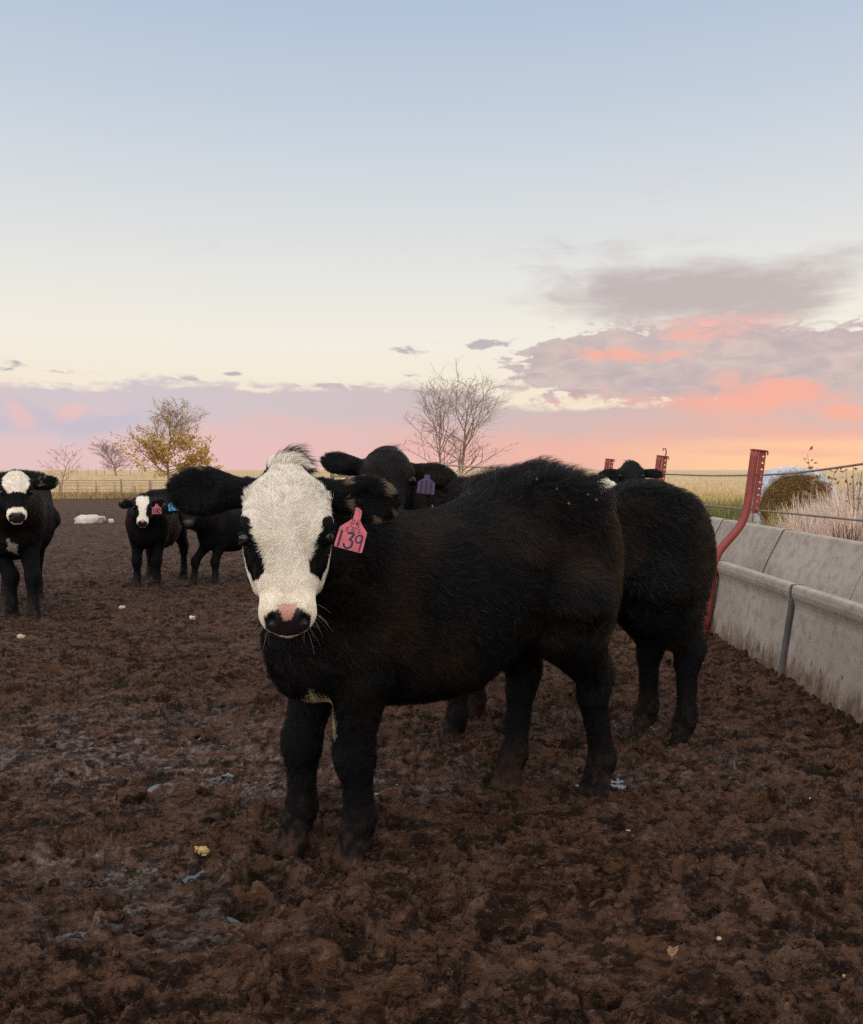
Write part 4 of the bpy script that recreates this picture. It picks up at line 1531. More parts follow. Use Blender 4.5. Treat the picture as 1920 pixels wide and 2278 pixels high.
# ------------------------------------------------------------------ feed bunk
def mat_concrete():
    m, t, b = mat('concrete')
    co = obj_co(t)
    sp = t.n.new('ShaderNodeSeparateXYZ'); t.l.new(co, sp.inputs[0])
    geo_ = t.n.new('ShaderNodeNewGeometry')
    wp = geo_.outputs['Position']
    n1 = t.noise(wp, 2.2, 6, .6); n2 = t.noise(wp, 16, 6, .65); n3 = t.noise(wp, 120, 4, .6)
    c = t.mix(t.ss(n1, .35, .68), (.33, .265, .21, 1), (.39, .325, .27, 1))
    c = t.mix(t.m('MULTIPLY', t.ss(n2, .46, .66), .6), c, (.215, .17, .13, 1))
    c = t.mix(t.m('MULTIPLY', t.ss(n3, .62, .72), .45), c, (.17, .145, .125, 1))
    # splashed mud, thickest at the foot, in upright runs
    mp = t.n.new('ShaderNodeMapping'); mp.inputs['Scale'].default_value = (1, 15, 5.5)
    t.l.new(wp, mp.inputs[0])
    run = t.noise(mp.outputs[0], 1.0, 8, .72)
    sw = t.n.new('ShaderNodeSeparateXYZ'); t.l.new(wp, sw.inputs[0])
    line = t.m('ADD', t.m('MULTIPLY', t.m('SUBTRACT', run, .5), .55), t.m('MULTIPLY', t.m('SUBTRACT', n1, .5), .12))
    f = t.ss(t.m('SUBTRACT', t.m('ADD', .115, line), sw.outputs[2]), -.07, .07)
    out_face = t.ss(sw.outputs[0], 2.0, 1.93)
    f = t.m('MULTIPLY', f, out_face)
    brown = t.mix(t.ss(n2, .4, .6), (.085, .05, .03, 1), (.20, .13, .085, 1))
    c = t.mix(t.m('MULTIPLY', f, .92), c, brown)
    spot = t.n.new('ShaderNodeTexVoronoi'); spot.inputs['Scale'].default_value = 11
    mp2 = t.n.new('ShaderNodeMapping'); mp2.inputs['Scale'].default_value = (1, 1.5, .7)
    t.l.new(wp, mp2.inputs[0]); t.l.new(mp2.outputs[0], spot.inputs['Vector'])
    sf_ = t.m('MULTIPLY', t.ss(t.m('ADD', spot.outputs['Distance'], t.m('MULTIPLY', n2, .25)), .28, .2), t.m('MULTIPLY', out_face, t.ss(sw.outputs[2], .42, .16)))
    c = t.mix(t.m('MULTIPLY', sf_, .8), c, (.06, .036, .024, 1))
    t.l.new(c, b.inputs['Base Color'])
    b.inputs['Roughness'].default_value = .88
    b.inputs['Specular IOR Level'].default_value = .25
    bump(t, b, t.m('ADD', n3, t.m('MULTIPLY', n2, .6)), .004, .7)
    return m


M['concrete'] = mat_concrete()
M['gasket'] = simple('joint_filler', (.07, .055, .048), (.11, .09, .08), rough=.85)
M['red'] = simple('red_paint', (.20, .021, .015), (.24, .036, .025), rough=.5, scale=14, bscale=90, bd=.0015)
M['cable'] = simple('steel_cable', (.30, .23, .19), (.2, .13, .1), rough=.55, scale=30, bscale=300, bd=.0006, metal=.3)
SEC = 1.17
Y0 = 4.43 - SEC
prof = [(1.80, -.12), (1.872, .385), (1.871, .405), (1.866, .425), (1.858, .445), (1.854, .468), (1.857, .492), (1.862, .506), (1.885, .51), (1.915, .505), (1.935, .49), (1.955, .40), (1.985, .30), (2.03, .255), (2.08, .275), (2.13, .36), (2.19, .51),
        (2.285, .70), (2.297, .71), (2.345, .71), (2.36, .695), (2.36, -.12)]
names = ['nearest grey concrete feed bunk section at the picture edge, mud splashed along its foot', 'concrete feed bunk section between the two visible joints, under the red post',
         'concrete feed bunk section just past the red post, only its sloping back showing', 'concrete feed bunk section hidden behind the rump of the black calf',
         'concrete feed bunk section under the second red post', 'farthest concrete feed bunk section']
for i in range(6):
    y = Y0 + i * SEC
    root = empty('feed_bunk', (0, y, 0))
    tag(root, names[i], 'feed bunk', 'concrete feed bunk sections')
    m_ = MB(); m_.prism(prof, .006, SEC - .006)
    m_.build('trough', M['concrete'], root, bevel=.006, fix=True)
    if i < 5:
        g_ = MB()
        pf = [(x - .004, z + .002) if x < 1.9 else (x, z + .003) for x, z in prof]
        if i == 0:
            pf = pf[:14] + [(1.985, -.12)]
        g_.prism(pf, SEC - .0075, SEC + .0075)
        g_.build('joint', M['gasket'], root, fix=True)
    if i == 0:
        lb = MB()
        R_ = Euler((0, R(7.3), 0)).to_matrix()
        lb.box((1.832, SEC + .004, .2), (.012, .036, .56), R_)
        lb.build('joint_cover', M['gasket'], root)


def red_post(loc_y, label, hook=False, visible=True):
    root = empty('fence_post', (0, loc_y, 0))
    tag(root, label, 'post', 'red posts along the feed bunk')
    b_ = MB()
    pts = [(1.790, 0, .06), (1.822, 0, .30), (1.842, 0, .48), (1.862, 0, .555), (1.915, 0, .625), (1.975, 0, .69), (2.02, 0, .755), (2.045, 0, .83), (2.06, 0, .92), (2.075, 0, 1.06), (2.094, 0, 1.225)]
    P2 = []
    for i in range(len(pts) - 1):
        for j in range(4):
            q = j / 4
            P2.append(Vector(pts[i]).lerp(Vector(pts[i + 1]), q))
    P2.append(Vector(pts[-1]))
    for it in range(3):
        P2 = [P2[0]] + [(P2[i - 1] + P2[i] * 2 + P2[i + 1]) / 4 for i in range(1, len(P2) - 1)] + [P2[-1]]
    b_.tube(P2, .0265, 14)
    b_.build('pipe', M['red'], root, True)
    # slotted cable plate on the far side
    pl = MB()
    bot, top = Vector((2.055, 0, .84)), Vector((2.098, 0, 1.225))
    ax_ = (top - bot); Lp = ax_.length; ax_.normalize()
    sd_ = Vector((ax_.z, 0, -ax_.x))
    rot = Matrix((sd_, Vector((0, 1, 0)), ax_)).transposed()

    def bx(u0, u1, w0, w1, y=.006):
        c = bot + ax_ * ((u0 + u1) / 2) + sd_ * ((w0 + w1) / 2)
        pl.box(c, (w1 - w0, y, u1 - u0), rot)
    nh = 9
    st = (Lp - .012) / nh
    bx(-.02, Lp, .026, .048)
    bx(-.02, Lp + .0, .0625, .070)
    for k in range(nh + 1):
        bx(max(-.02, k * st - .017), min(Lp, k * st + .0155), .048, .0625)
    pl.build('slotted_plate', M['red'], root)
    cp = MB()
    cp.box(top + ax_ * .004 + sd_ * .022, (.098, .056, .006), rot)
    cp.tube([top + sd_ * .068 + ax_ * .004, top + sd_ * .078 + ax_ * .002, top + sd_ * .082 - ax_ * .012, top + sd_ * .080 - ax_ * .022], .005, 6)
    if hook:
        b0 = top + sd_ * .05
        cp.tube([b0, b0 + Vector((.008, 0, .045)), b0 + Vector((.0, 0, .075)), b0 + Vector((-.02, 0, .075)), b0 + Vector((-.022, 0, .055))], .006, 6)
    cp.build('cap', M['red'], root)
    pn = MB()
    pn.tube([bot + sd_ * .04 - ax_ * .015, bot + sd_ * .04 - ax_ * .075], .006, 6)
    pn.build('pin', M['cable'], root)
    return root


PY = [Y0 + 2 * SEC, Y0 + 4 * SEC, Y0 + 6 * SEC]
red_post(PY[0], 'red bent pipe post with a slotted plate, nearest on the concrete feed bunk')
red_post(PY[1], 'red slotted post head with a wire hook above the backs of the cattle', hook=True)
red_post(PY[2], 'far red post head showing above the black cow\'s ear')


def cable(name, pts, label, r=.0065):
    P2 = []
    pts = [Vector(p) for p in pts]
    for i in range(len(pts) - 1):
        p0, p1, p2, p3 = pts[max(i - 1, 0)], pts[i], pts[i + 1], pts[min(i + 2, len(pts) - 1)]
        for j in range(8):
            q = j / 8
            P2.append(0.5 * ((2 * p1) + (p2 - p0) * q + (2 * p0 - 5 * p1 + 4 * p2 - p3) * q * q + (3 * p1 - p0 - 3 * p2 + p3) * q ** 3))
    P2.append(pts[-1])
    m_ = MB(); m_.tube(P2, r, 7)
    o = m_.build(name, M['cable'], None, True)
    tag(o, label, 'cable', 'cables strung along the feed bunk')


cable('fence_cable', [(2.16, 2.4, 1.30), (2.15, 3.3, 1.20), (2.14, 4.3, 1.128), (2.13, 5.0, 1.085), (2.128, PY[0], 1.066), (2.128, 6.7, 1.055), (2.128, PY[1], 1.06), (2.128, PY[2], 1.06)], 'upper steel cable that slants down to the red post over the feed bunk')
cable('fence_cable', [(2.12, 2.4, .872), (2.115, 4.2, .852), (2.11, PY[0], .838), (2.11, 6.8, .826), (2.11, PY[1], .838), (2.11, PY[2], .838)], 'lower steel cable running level just above the concrete feed bunk')

# ------------------------------------------------------------------ wrapped bale
M['wrap'] = simple('bale_wrap', (.33, .38, .45), (.52, .51, .51), rough=.45, scale=5, bscale=18, bd=.012)
M['hay'] = simple('hay', (.20, .11, .042), (.32, .19, .08), rough=.95, scale=20, bscale=70, bd=.02, spec=.1)
YB = 12.4
bc = ray(1772, 1134, YB)
RB = .61
bale = empty('hay_bale', (bc.x, bc.y, bc.z - RB))
tag(bale, 'round hay bale wrapped in pale plastic standing in the weeds behind the feed bunk', 'hay bale')
bale.rotation_euler = (0, 0, R(-14))
m_ = MB()
ns = 64
Lb = 1.25
ring = []
secs = [(0.0, RB - .115), (-.012, RB - .10), (-.02, RB - .06), (-.012, RB - .02), (.02, RB), (.25, RB + .006), (.7, RB - .004), (1.0, RB + .006), (Lb - .02, RB - .01), (Lb, RB - .08), (Lb, 0.02)]
vs, fs = [], []
for yy, rr_ in secs:
    for k in range(ns):
        an = 2 * math.pi * k / ns
        w = 1 + .012 * math.sin(an * 7 + yy * 9) + .008 * math.sin(an * 17 - yy * 5)
        vs.append((rr_ * w * math.cos(an), yy, RB + rr_ * w * math.sin(an)))
for i in range(len(secs) - 1):
    for k in range(ns):
        fs.append((i * ns + k, (i + 1) * ns + k, (i + 1) * ns + (k + 1) % ns, i * ns + (k + 1) % ns))
m_.add(vs, fs)
m_.build('wrap', M['wrap'], bale, True)
hv = RNG.random((9000, 2))
hr = (RB - .10) * np.sqrt(hv[:, 0]); ha = hv[:, 1] * 2 * np.pi
p0 = np.stack([hr * np.cos(ha), np.full(9000, .03) - .02 * RNG.random(9000), RB + hr * np.sin(ha)], 1)
dd = np.stack([-np.sin(ha), np.full(9000, -.55), np.cos(ha)], 1) * np.where(RNG.random(9000) > .5, 1, -1)[:, None] + RNG.normal(0, .5, (9000, 3))
dd[:, 1] = -np.abs(dd[:, 1]) * .5
tt = np.linspace(0, 1, 4)[None, :, None]
hl = (.06 + .10 * RNG.random(9000))[:, None, None]
m_ = MB()
vs = [(0, .02, RB)] + [((RB - .09) * math.cos(2 * math.pi * k / ns), .02, RB + (RB - .09) * math.sin(2 * math.pi * k / ns)) for k in range(ns)]
m_.add(vs, [(0, 1 + k, 1 + (k + 1) % ns) for k in range(ns)])
hay = m_.build('hay', M['hay'], bale, False)


def mat_strand(name):
    m, t, b = mat(name)
    at = t.n.new('ShaderNodeAttribute'); at.attribute_name = 'coat'
    t.l.new(at.outputs['Color'], b.inputs['Base Color'])
    b.inputs['Roughness'].default_value = .85
    b.inputs['Specular IOR Level'].default_value = .12
    return m


M['straw'] = mat_strand('dry_stalk')
hc_ = np.array([.27, .16, .065]) * (.35 + 1.1 * RNG.random((9000, 1)))
strands('hay_stalks', p0[:, None, :] + dd[:, None, :] * hl * tt, .0022 * np.array([1, 1, .9, .5]), M['straw'], hay, hc_)

# ------------------------------------------------------------------ weeds and grass
def blades(name, xy, hgt, rad, cols, lean=.35, seg=5, dens_clump=None, zoff=-.03, droop=.3, label=None, kind='stuff'):
    n = len(xy)
    z = terrain(xy[:, 0], xy[:, 1]) + zoff
    an = RNG.random(n) * 2 * np.pi
    ln = np.abs(RNG.normal(0, lean, n))
    t = np.linspace(0, 1, seg)[None, :, None]
    d = np.stack([np.cos(an) * ln, np.sin(an) * ln, np.ones(n)], 1)
    d /= np.linalg.norm(d, axis=1)[:, None]
    dr = np.stack([np.cos(an + .6) * droop, np.sin(an + .6) * droop, -droop * .8 * np.ones(n)], 1) * RNG.random((n, 1))
    P3 = np.stack([xy[:, 0], xy[:, 1], z], 1)[:, None, :] + hgt[:, None, None] * (d[:, None, :] * t + dr[:, None, :] * t * t)
    o = strands(name, P3, rad * np.linspace(1, .35, seg), M['straw'], None, cols)
    return tag(o, label, kind=kind)


def pick(n, a, b):
    f = RNG.random((n, 1))
    c = np.array(a) * (1 - f) + np.array(b) * f
    return c * (.7 + .6 * RNG.random((n, 1)))


def bush_strands(center, rx, ry, hz, n, cols, rad, twig=.3):
    """fuzzy mound: branching stalks spreading from a common base, with fine side sprays."""
    c = np.array(center, float)
    an = RNG.random(n) * 2 * np.pi
    elv = np.arccos(RNG.random(n) ** .7)
    tip = np.stack([np.cos(an) * np.sin(elv) * rx, np.sin(an) * np.sin(elv) * ry, np.cos(elv) * hz + .02], 1) * (.55 + .5 * RNG.random((n, 1)))
    s0 = tip * (.25 + .6 * RNG.random((n, 1)))
    side = RNG.normal(0, 1, (n, 3)); side /= np.linalg.norm(side, axis=1)[:, None]
    t = np.linspace(0, 1, 5)[None, :, None]
    L = np.full((n, 1), .30 * (rx * hz) ** .5 + .04)
    tip = s0 + (tip - s0) * np.minimum(1, .7 * L / (np.linalg.norm(tip - s0, axis=1)[:, None] + 1e-6))
    P3 = c + s0[:, None, :] + (tip - s0)[:, None, :] * t + side[:, None, :] * (twig * L * .5)[:, None, :] * (t - .1 * t * t)
    return P3, cols


def weed_bush(name, label, cat, center, rx, ry, hz, n, ca, cb, rad, group=None, twig=.3, fluff=0):
    root = empty(name, center)
    tag(root, label, cat, group)
    P3, _ = bush_strands((0, 0, 0), rx, ry, hz, n, None, rad, twig)
    strands('stalks', P3, rad * np.array([1, .9, .8, .6, .3]), M['straw'], root, pick(n, ca, cb))
    # a few main stems
    k = 22
    an = RNG.random(k) * 2 * np.pi
    q = RNG.random(k)
    tip = np.stack([np.cos(an) * rx * q, np.sin(an) * ry * q, hz * (1.05 - .6 * q)], 1)
    t = np.linspace(0, 1, 6)[None, :, None]
    strands('stem', tip[:, None, :] * t ** np.array([1.0, 1.0, .9])[None, None, :], .006 * np.linspace(1, .3, 6), M['straw'], root, pick(k, np.array(ca) * .6, np.array(cb) * .6))
    return root


PALE_A, PALE_B = (.68, .50, .38), (.82, .67, .54)
STRAW_A, STRAW_B = (.40, .26, .10), (.50, .38, .18)
spec = [  # px, py of the mound's top centre, depth, half-width in px, height m, colours, label
    (1742, 1126, 8.6, 54, 0, STRAW_A, STRAW_B, 'small straw coloured weed rising in front of the left half of the hay bale'),
    (1800, 1106, 8.0, 68, 0, PALE_A, PALE_B, 'pale feathery dry weed right in front of the middle of the hay bale'),
    (1855, 1082, 7.6, 70, 0, PALE_A, PALE_B, 'pale feathery dry weed in front of the right edge of the hay bale'),
    (1908, 1060, 7.2, 76, 0, PALE_A, PALE_B, 'tallest pale dry weed mound at the picture edge past the bale'),
    (1885, 1116, 6.2, 95, 0, (.62, .42, .32), (.76, .58, .47), 'pinkish dry weed under the lower cable at the picture edge'),
    (1795, 1152, 6.6, 85, 0, (.62, .44, .33), (.76, .60, .48), 'low pinkish dry weed just over the bunk back below the bale'),
    (1722, 1170, 7.2, 46, 0, STRAW_A, (.34, .30, .12), 'small greenish dry weed beside the foot of the red post'),
    (1915, 1046, 9.4, 64, 0, (.42, .32, .18), (.54, .43, .26), 'tall straw coloured weed clump behind the pale mound at the edge'),
    (1668, 1140, 9.5, 26, 0, STRAW_A, STRAW_B, 'short yellow weed tuft left of the red post')]
for px, py, Y, hw, hh_, ca, cb, lab in spec:
    top = ray(px, py, Y)
    gz = ground_z(top.x, Y) - .05
    rx = hw / 1920 * Y
    n_ = int(26000 * (rx / .35) ** 1.1)
    weed_bush('dry_weed', lab, 'weed', (top.x, Y, gz), rx * 1.5, rx * 1.1, (top.z - gz), n_, ca, cb, .0019, 'dry weeds behind the feed bunk', .75)
# dark bush behind the bunk
q_ = ray(1890, 1165, 5.4)
gz = ground_z(q_.x, 5.4) - .05
weed_bush('dark_bush', 'dark reddish brown dead bush just behind the back of the feed bunk', 'bush', (q_.x, 5.4, gz), .42, .3, q_.z - gz, 5200, (.06, .035, .024), (.13, .08, .055), .0022, None, .5)

# undergrowth behind the bunk
n = 30000
xy = np.stack([2.42 + 7 * RNG.random(n) ** 1.3, 2.5 + 17 * RNG.random(n)], 1)
blades('dry_undergrowth', xy, .12 + .28 * RNG.random(n), .0022, pick(n, (.32, .21, .12), (.42, .31, .17)), lean=.5, label='tangled dry undergrowth behind the feed bunk')
n = 26000
xy = np.stack([2.5 + 34 * RNG.random(n), 15 + 42 * RNG.random(n) ** 1.2], 1)
g_ = sstep(xy[:, 1], 24, 42)[:, None]
blades('green_grass', xy, .35 + .45 * RNG.random(n), .009, pick(n, (.10, .10, .035), (.17, .15, .055)) * (1 - g_) + pick(n, (.42, .30, .11), (.5, .36, .15)) * g_, lean=.3, label='rough green and yellow grass beyond the feed bunk')
n = 36000
th_ = R(-40) + R(82) * RNG.random(n)
r_ = 72 + 190 * RNG.random(n) ** 2.2
xy = np.stack([r_ * np.sin(th_), r_ * np.cos(th_)], 1)
blades('dry_grass', xy, (.25 + .35 * RNG.random(n)), .020, pick(n, (.42, .28, .11), (.52, .37, .17)), lean=.5, label='dry golden grass beyond the yard fence')
n = 9000
xy = np.stack([-32 + 44 * RNG.random(n), 67.8 + 1.6 * RNG.random(n)], 1)
blades('fence_grass', xy, (.2 + .55 * RNG.random(n)), .014, pick(n, (.26, .16, .08), (.42, .28, .12)), lean=.4, label='taller dry grass along the foot of the pipe fence')


# sprigs with leaves against the sky
M['leaf'] = simple('red_leaf', (.20, .085, .045), (.30, .14, .06), rough=.7, scale=30, bd=0)
M['twig'] = simple('twig', (.13, .075, .045), (.2, .13, .085), rough=.85, scale=20, bscale=80)


def sprig(name, label, base, height, spread, nst, leaf_n, leaf_s, cat='weed', leafy=True):
    root = empty(name, base)
    tag(root, label, cat)
    st, lf = MB(), MB()
    for i in range(nst):
        an = random.uniform(0, 2 * math.pi); q = random.uniform(.15, 1)
        tip = Vector((math.cos(an) * spread * q, math.sin(an) * spread * q, height * random.uniform(.65, 1)))
        mid = Vector((tip.x * .25, tip.y * .25, tip.z * .55))
        pts = [Vector((0, 0, 0)), mid, mid.lerp(tip, .5) + Vector((0, 0, .03)), tip]
        st.tube(pts, [.008, .006, .004, .002], 5)
        for j in range(leaf_n):
            u = random.uniform(.45, 1.0)
            p = mid.lerp(tip, (u - .3) / .7) + Vector((random.gauss(0, .035), random.gauss(0, .035), random.gauss(0, .03)))
            d = Vector((random.gauss(0, 1), random.gauss(0, 1), random.gauss(.2, .7))).normalized()
            w_ = d.orthogonal().normalized()
            w_.rotate(Matrix.Rotation(random.uniform(0, 6.28), 3, d))
            L = leaf_s * random.uniform(.6, 1.2)
            bnd = d.cross(w_) * L * .18
            lf.add([p, p + d * L * .5 + w_ * L * .3 + bnd, p + d * L, p + d * L * .5 - w_ * L * .3 + bnd], [(0, 1, 2, 3)])
    st.build('stems', M['twig'], root, True)
    if leafy:
        lf.build('leaves', M['leaf'], root)
    return root


for px, py, Y, lab, nm, hg, sp_, nst, ln_, ls_ in (
        (1820, 1004, 9.0, 'leafy reddish weed top standing against the sky above the bale', 'leafy_weed', None, .30, 9, 22, .055),
        (1905, 1020, 6.4, 'thick reddish weed stalk leaning over the upper cable at the edge', 'tall_weed', None, .16, 4, 12, .04)):
    tp = ray(px, py, Y)
    gz = ground_z(tp.x, Y)
    sprig(nm, lab, (tp.x, Y, gz), tp.z - gz, sp_, nst, ln_, ls_)

# ------------------------------------------------------------------ trees
M['bark'] = simple('bark', (.24, .155, .115), (.32, .22, .165), rough=.9, scale=4, bscale=25, bd=.02)
M['bark_pale'] = simple('bark_pale', (.32, .22, .15), (.40, .29, .21), rough=.9, scale=4, bscale=25, bd=.02)
M['bark_gold'] = simple('bark_gold', (.22, .145, .075), (.30, .21, .11), rough=.9, scale=4, bscale=25, bd=.02)
M['leaf_gold'] = simple('gold_leaf', (.55, .33, .06), (.42, .24, .05), rough=.7, scale=1.2, bd=0)


def tree(name, label, base, height, crown_w, bark, seed, low=.28, prim=26, sec=7, ter=5, twig_r=.012, trunk_r=.1, ang=(62, 18), profile=None, leaders=((0, 0, 0, 1.0),), leaves=None, leadlean=.05):
    """leaders with side boughs along their whole height; boughs carry branches, branches carry twigs."""
    rnd = random.Random(seed)
    root = empty(name, base)
    tag(root, label, 'tree')
    tr, br, lf = MB(), MB(), MB()
    prof_ = profile or ((0, .8), (.25, 1.0), (.55, .85), (.8, .55), (1, .18))
    px_, py_ = zip(*prof_)
    tips = []

    def stem(p, d, L, r0, r1, k, wob, rise, out, n):
        pts, rad = [p], [r0]
        for i in range(k):
            d = (d + Vector((rnd.gauss(0, wob), rnd.gauss(0, wob), rise + rnd.gauss(0, wob * .6)))).normalized()
            p = p + d * (L / k)
            pts.append(p); rad.append(r0 + (r1 - r0) * (i + 1) / k)
        out.tube(pts, rad, n, cap=False)
        return pts, rad, d

    def at(pts, rad, q):
        f = q * (len(pts) - 1); i = min(int(f), len(pts) - 2)
        return pts[i].lerp(pts[i + 1], f - i), rad[i] + (rad[i + 1] - rad[i]) * (f - i), (pts[i + 1] - pts[i]).normalized()

    def off(d, an, az_):
        ref = d.orthogonal().normalized()
        ref.rotate(Matrix.Rotation(az_, 3, d))
        return (d * math.cos(an) + ref * math.sin(an)).normalized()
    for li, (lx, ly, tilt, hf) in enumerate(leaders):
        d0 = Vector((tilt, rnd.gauss(0, .02), 1)).normalized()
        H_ = height * hf
        pts, rad, _ = stem(Vector((lx, ly, -.12)), d0, H_ * .97, trunk_r * (1 if li == 0 else .75), twig_r * 1.5, 12, leadlean, .02, tr, 8)
        for i in range(prim):
            q = low + (1 - low) * (i + rnd.random() * .8) / prim
            q = min(q, .98)
            p, r, d = at(pts, rad, q)
            h = (q - low) / (1 - low)
            L = crown_w * .5 * np.interp(h, px_, py_) * rnd.uniform(.75, 1.12) * (1.0 if len(leaders) == 1 else .72)
            an = R(ang[0] + (ang[1] - ang[0]) * h + rnd.gauss(0, 9))
            az_ = i * 2.4 + rnd.gauss(0, .5)
            nd = Vector((math.cos(az_) * math.sin(an), math.sin(az_) * math.sin(an), math.cos(an)))
            L = L / max(.45, math.sin(an))
            L = min(L, crown_w * .75)
            r1 = max(twig_r, min(r * .62, .016 * L + twig_r))
            bp, brr, bd = stem(p, nd, L, r1, twig_r * .8, 6, .11, .045, br, 5)
            for j in range(sec):
                q2 = .18 + .82 * (j + rnd.random()) / sec
                q2 = min(q2, 1.0)
                p2, r2, d2 = at(bp, brr, q2)
                L2 = L * (.52 - .26 * q2) * rnd.uniform(.6, 1.25)
                nd2 = off(d2, R(rnd.uniform(24, 58)), rnd.uniform(0, 6.28))
                sp, srr, sd_ = stem(p2, nd2, L2, max(twig_r, r2 * .6), twig_r * .7, 4, .13, .05, br, 4)
                tips.extend((sp[2], sp[4]))
                for k in range(ter):
                    q3 = .2 + .8 * (k + rnd.random()) / ter
                    p3, r3, d3 = at(sp, srr, min(q3, 1.0))
                    L3_ = L2 * rnd.uniform(.28, .62)
                    tp, _, _ = stem(p3, off(d3, R(rnd.uniform(20, 55)), rnd.uniform(0, 6.28)), L3_, twig_r * .8, twig_r * .45, 2, .14, .05, br, 3)
                    tips.append(tp[-1])
    zs = np.array([v_[2] for v_ in br.v]); xs = np.array([v_[0] for v_ in br.v])
    kx = crown_w / (np.percentile(xs, 99.3) - np.percentile(xs, .7)); kz = height / np.percentile(zs, 99.9)
    for b__ in (tr, br):
        b__.v = [(v_[0] * kx, v_[1] * kx, v_[2] * kz) for v_ in b__.v]
    tips = [Vector((t_.x * kx, t_.y * kx, t_.z * kz)) for t_ in tips]
    tr.build('trunk', bark, root, True)
    cr = br.build('crown', bark, root, True)
    if leaves:
        amt, size, zmax, mat_l = leaves
        for t_ in tips:
            f_ = t_.z / height
            clump = .5 + .5 * math.sin(t_.x * 1.9 + 1) * math.cos(t_.z * 2.3 + t_.y)
            pr = amt * max(0.02, min(1.0, (zmax - f_) * 4.0)) * (1.25 if t_.x > -.3 else .5) * (.35 + clump)
            for j in range(5):
                if rnd.random() < pr:
                    p = t_ + Vector((rnd.gauss(0, .10), rnd.gauss(0, .10), rnd.gauss(0, .10)))
                    d = Vector((rnd.gauss(0, 1), rnd.gauss(0, 1), rnd.gauss(0, 1))).normalized()
                    w_ = d.orthogonal().normalized()
                    L = size * rnd.uniform(.6, 1.3)
                    lf.add([p, p + d * L * .5 + w_ * L * .32, p + d * L, p + d * L * .5 - w_ * L * .32], [(0, 1, 2, 3)])
        lf.build('leaves', mat_l, cr)
    return root


def tree_at(px, Y, top_py, crown_px, **kw):
    b_ = ray(px, 1045, Y)
    gz = ground_z(b_.x, Y)
    top = ray(px, top_py, Y)
    return tree(base=(b_.x, Y, gz), height=top.z - gz, crown_w=crown_px / 1920 * Y, **kw)


tree_at(379, 74, 884, 186, name='tree', label='half bare tree with golden leaves on its lower boughs behind the pipe fence', bark=M['bark_gold'], seed=5, low=.27, prim=34, sec=9, ter=7, twig_r=.015, trunk_r=.17,
        ang=(72, 20), leaves=(.95, .23, .68, M['leaf_gold']), profile=((0, .95), (.2, 1.0), (.45, .9), (.7, .72), (1, .3)))
tree_at(135, 72, 984, 92, name='tree', label='small bare pale tree with a thin trunk by the fence at the side', bark=M['bark_pale'], seed=12, low=.38, prim=12, sec=5, ter=3, twig_r=.013, trunk_r=.075, ang=(58, 25))
tree_at(258, 190, 973, 92, name='tree', label='bushy reddish bare tree alone on the far field ridge', bark=M['bark'], seed=23, low=.16, prim=30, sec=8, ter=6, twig_r=.030, trunk_r=.26, ang=(66, 16), profile=((0, .75), (.3, 1.0), (.6, .95), (.85, .6), (1, .25)), leadlean=.09)
tree_at(1019, 58, 818, 235, name='tree', label='tall bare two stemmed tree behind the pipe gate', bark=M['bark'], seed=31, low=.24, prim=20, sec=7, ter=5, twig_r=.010, trunk_r=.125, ang=(46, 14),
        leaders=((0, 0, .03, 1.0), (-.35, .2, -.17, .84)), profile=((0, .8), (.3, 1.0), (.65, .85), (.85, .6), (1, .25)), leadlean=.035)

# ------------------------------------------------------------------ fences
M['rail'] = simple('weathered_pipe', (.40, .28, .19), (.30, .19, .12), rough=.75, scale=6, bscale=40, bd=.002)
M['wood'] = simple('old_wood', (.20, .13, .085), (.28, .19, .13), rough=.9, scale=3, bscale=30, bd=.006, stretch=(8, 8, 1))
FY = 68.5
fz = ground_z(0, FY)
fx0, fx1 = -36.0, 12.5
fence = empty('pipe_fence', (0, FY, fz))
tag(fence, 'long rusty pipe fence of upright bars and rails closing the yard before the golden field', 'fence')
pan = 0
xx = ray(173, 1100, FY).x
step = (ray(255, 1100, FY).x - xx)
posts = []
k0 = int((fx0 - xx) / step) - 1
k = k0
while xx + k * step < fx1:
    posts.append(xx + k * step); k += 1
for i, px_ in enumerate(posts):
    pm = MB(); pm.tube([(px_, 0, -.3), (px_, 0, 1.43)], .065, 8)
    pm.build('post', M['rail'], fence, True)
    if i < len(posts) - 1:
        pm = MB()
        for h_ in (.12, .42, .70, .98, 1.20, 1.40):
            pm.tube([(px_ + .065, 0, h_), (posts[i + 1] - .065, 0, h_)], .026 if h_ < 1.35 else .034, 6)
        q_ = (px_ + posts[i + 1]) / 2
        for q2 in (.5,):
            xq = px_ + (posts[i + 1] - px_) * q2
            pm.tube([(xq, -.03, -.1), (xq, -.03, 1.38)], .036, 6)
        pm.build('rail_panel', M['rail'], fence, True)

for i, (px, tp, Y) in enumerate(((269, 1066, 76), (333, 1069, 79), (213, 1074, 83), (133, 1072, 74), (300, 1082, 90))):
    b_ = ray(px, tp, Y)
    gz = ground_z(b_.x, Y)
    pm = MB()
    pm.tube([(0, 0, -.2), (.02, 0, (b_.z - gz) * .5), (0, 0, b_.z - gz)], [.10, .09, .085], 8)
    o = pm.build('wood_post', M['wood'], None, True, loc=(b_.x, Y, gz))
    tag(o, ['grey wooden post behind the pipe fence, beside the trunk of the far bushy tree', 'wooden post behind the pipe fence left of the golden tree', 'short wooden post in the grass past the fence',
            'wooden post behind the fence at the foot of the small pale tree', 'small wooden post deep in the golden grass'][i], 'post', 'wooden posts behind the pipe fence')
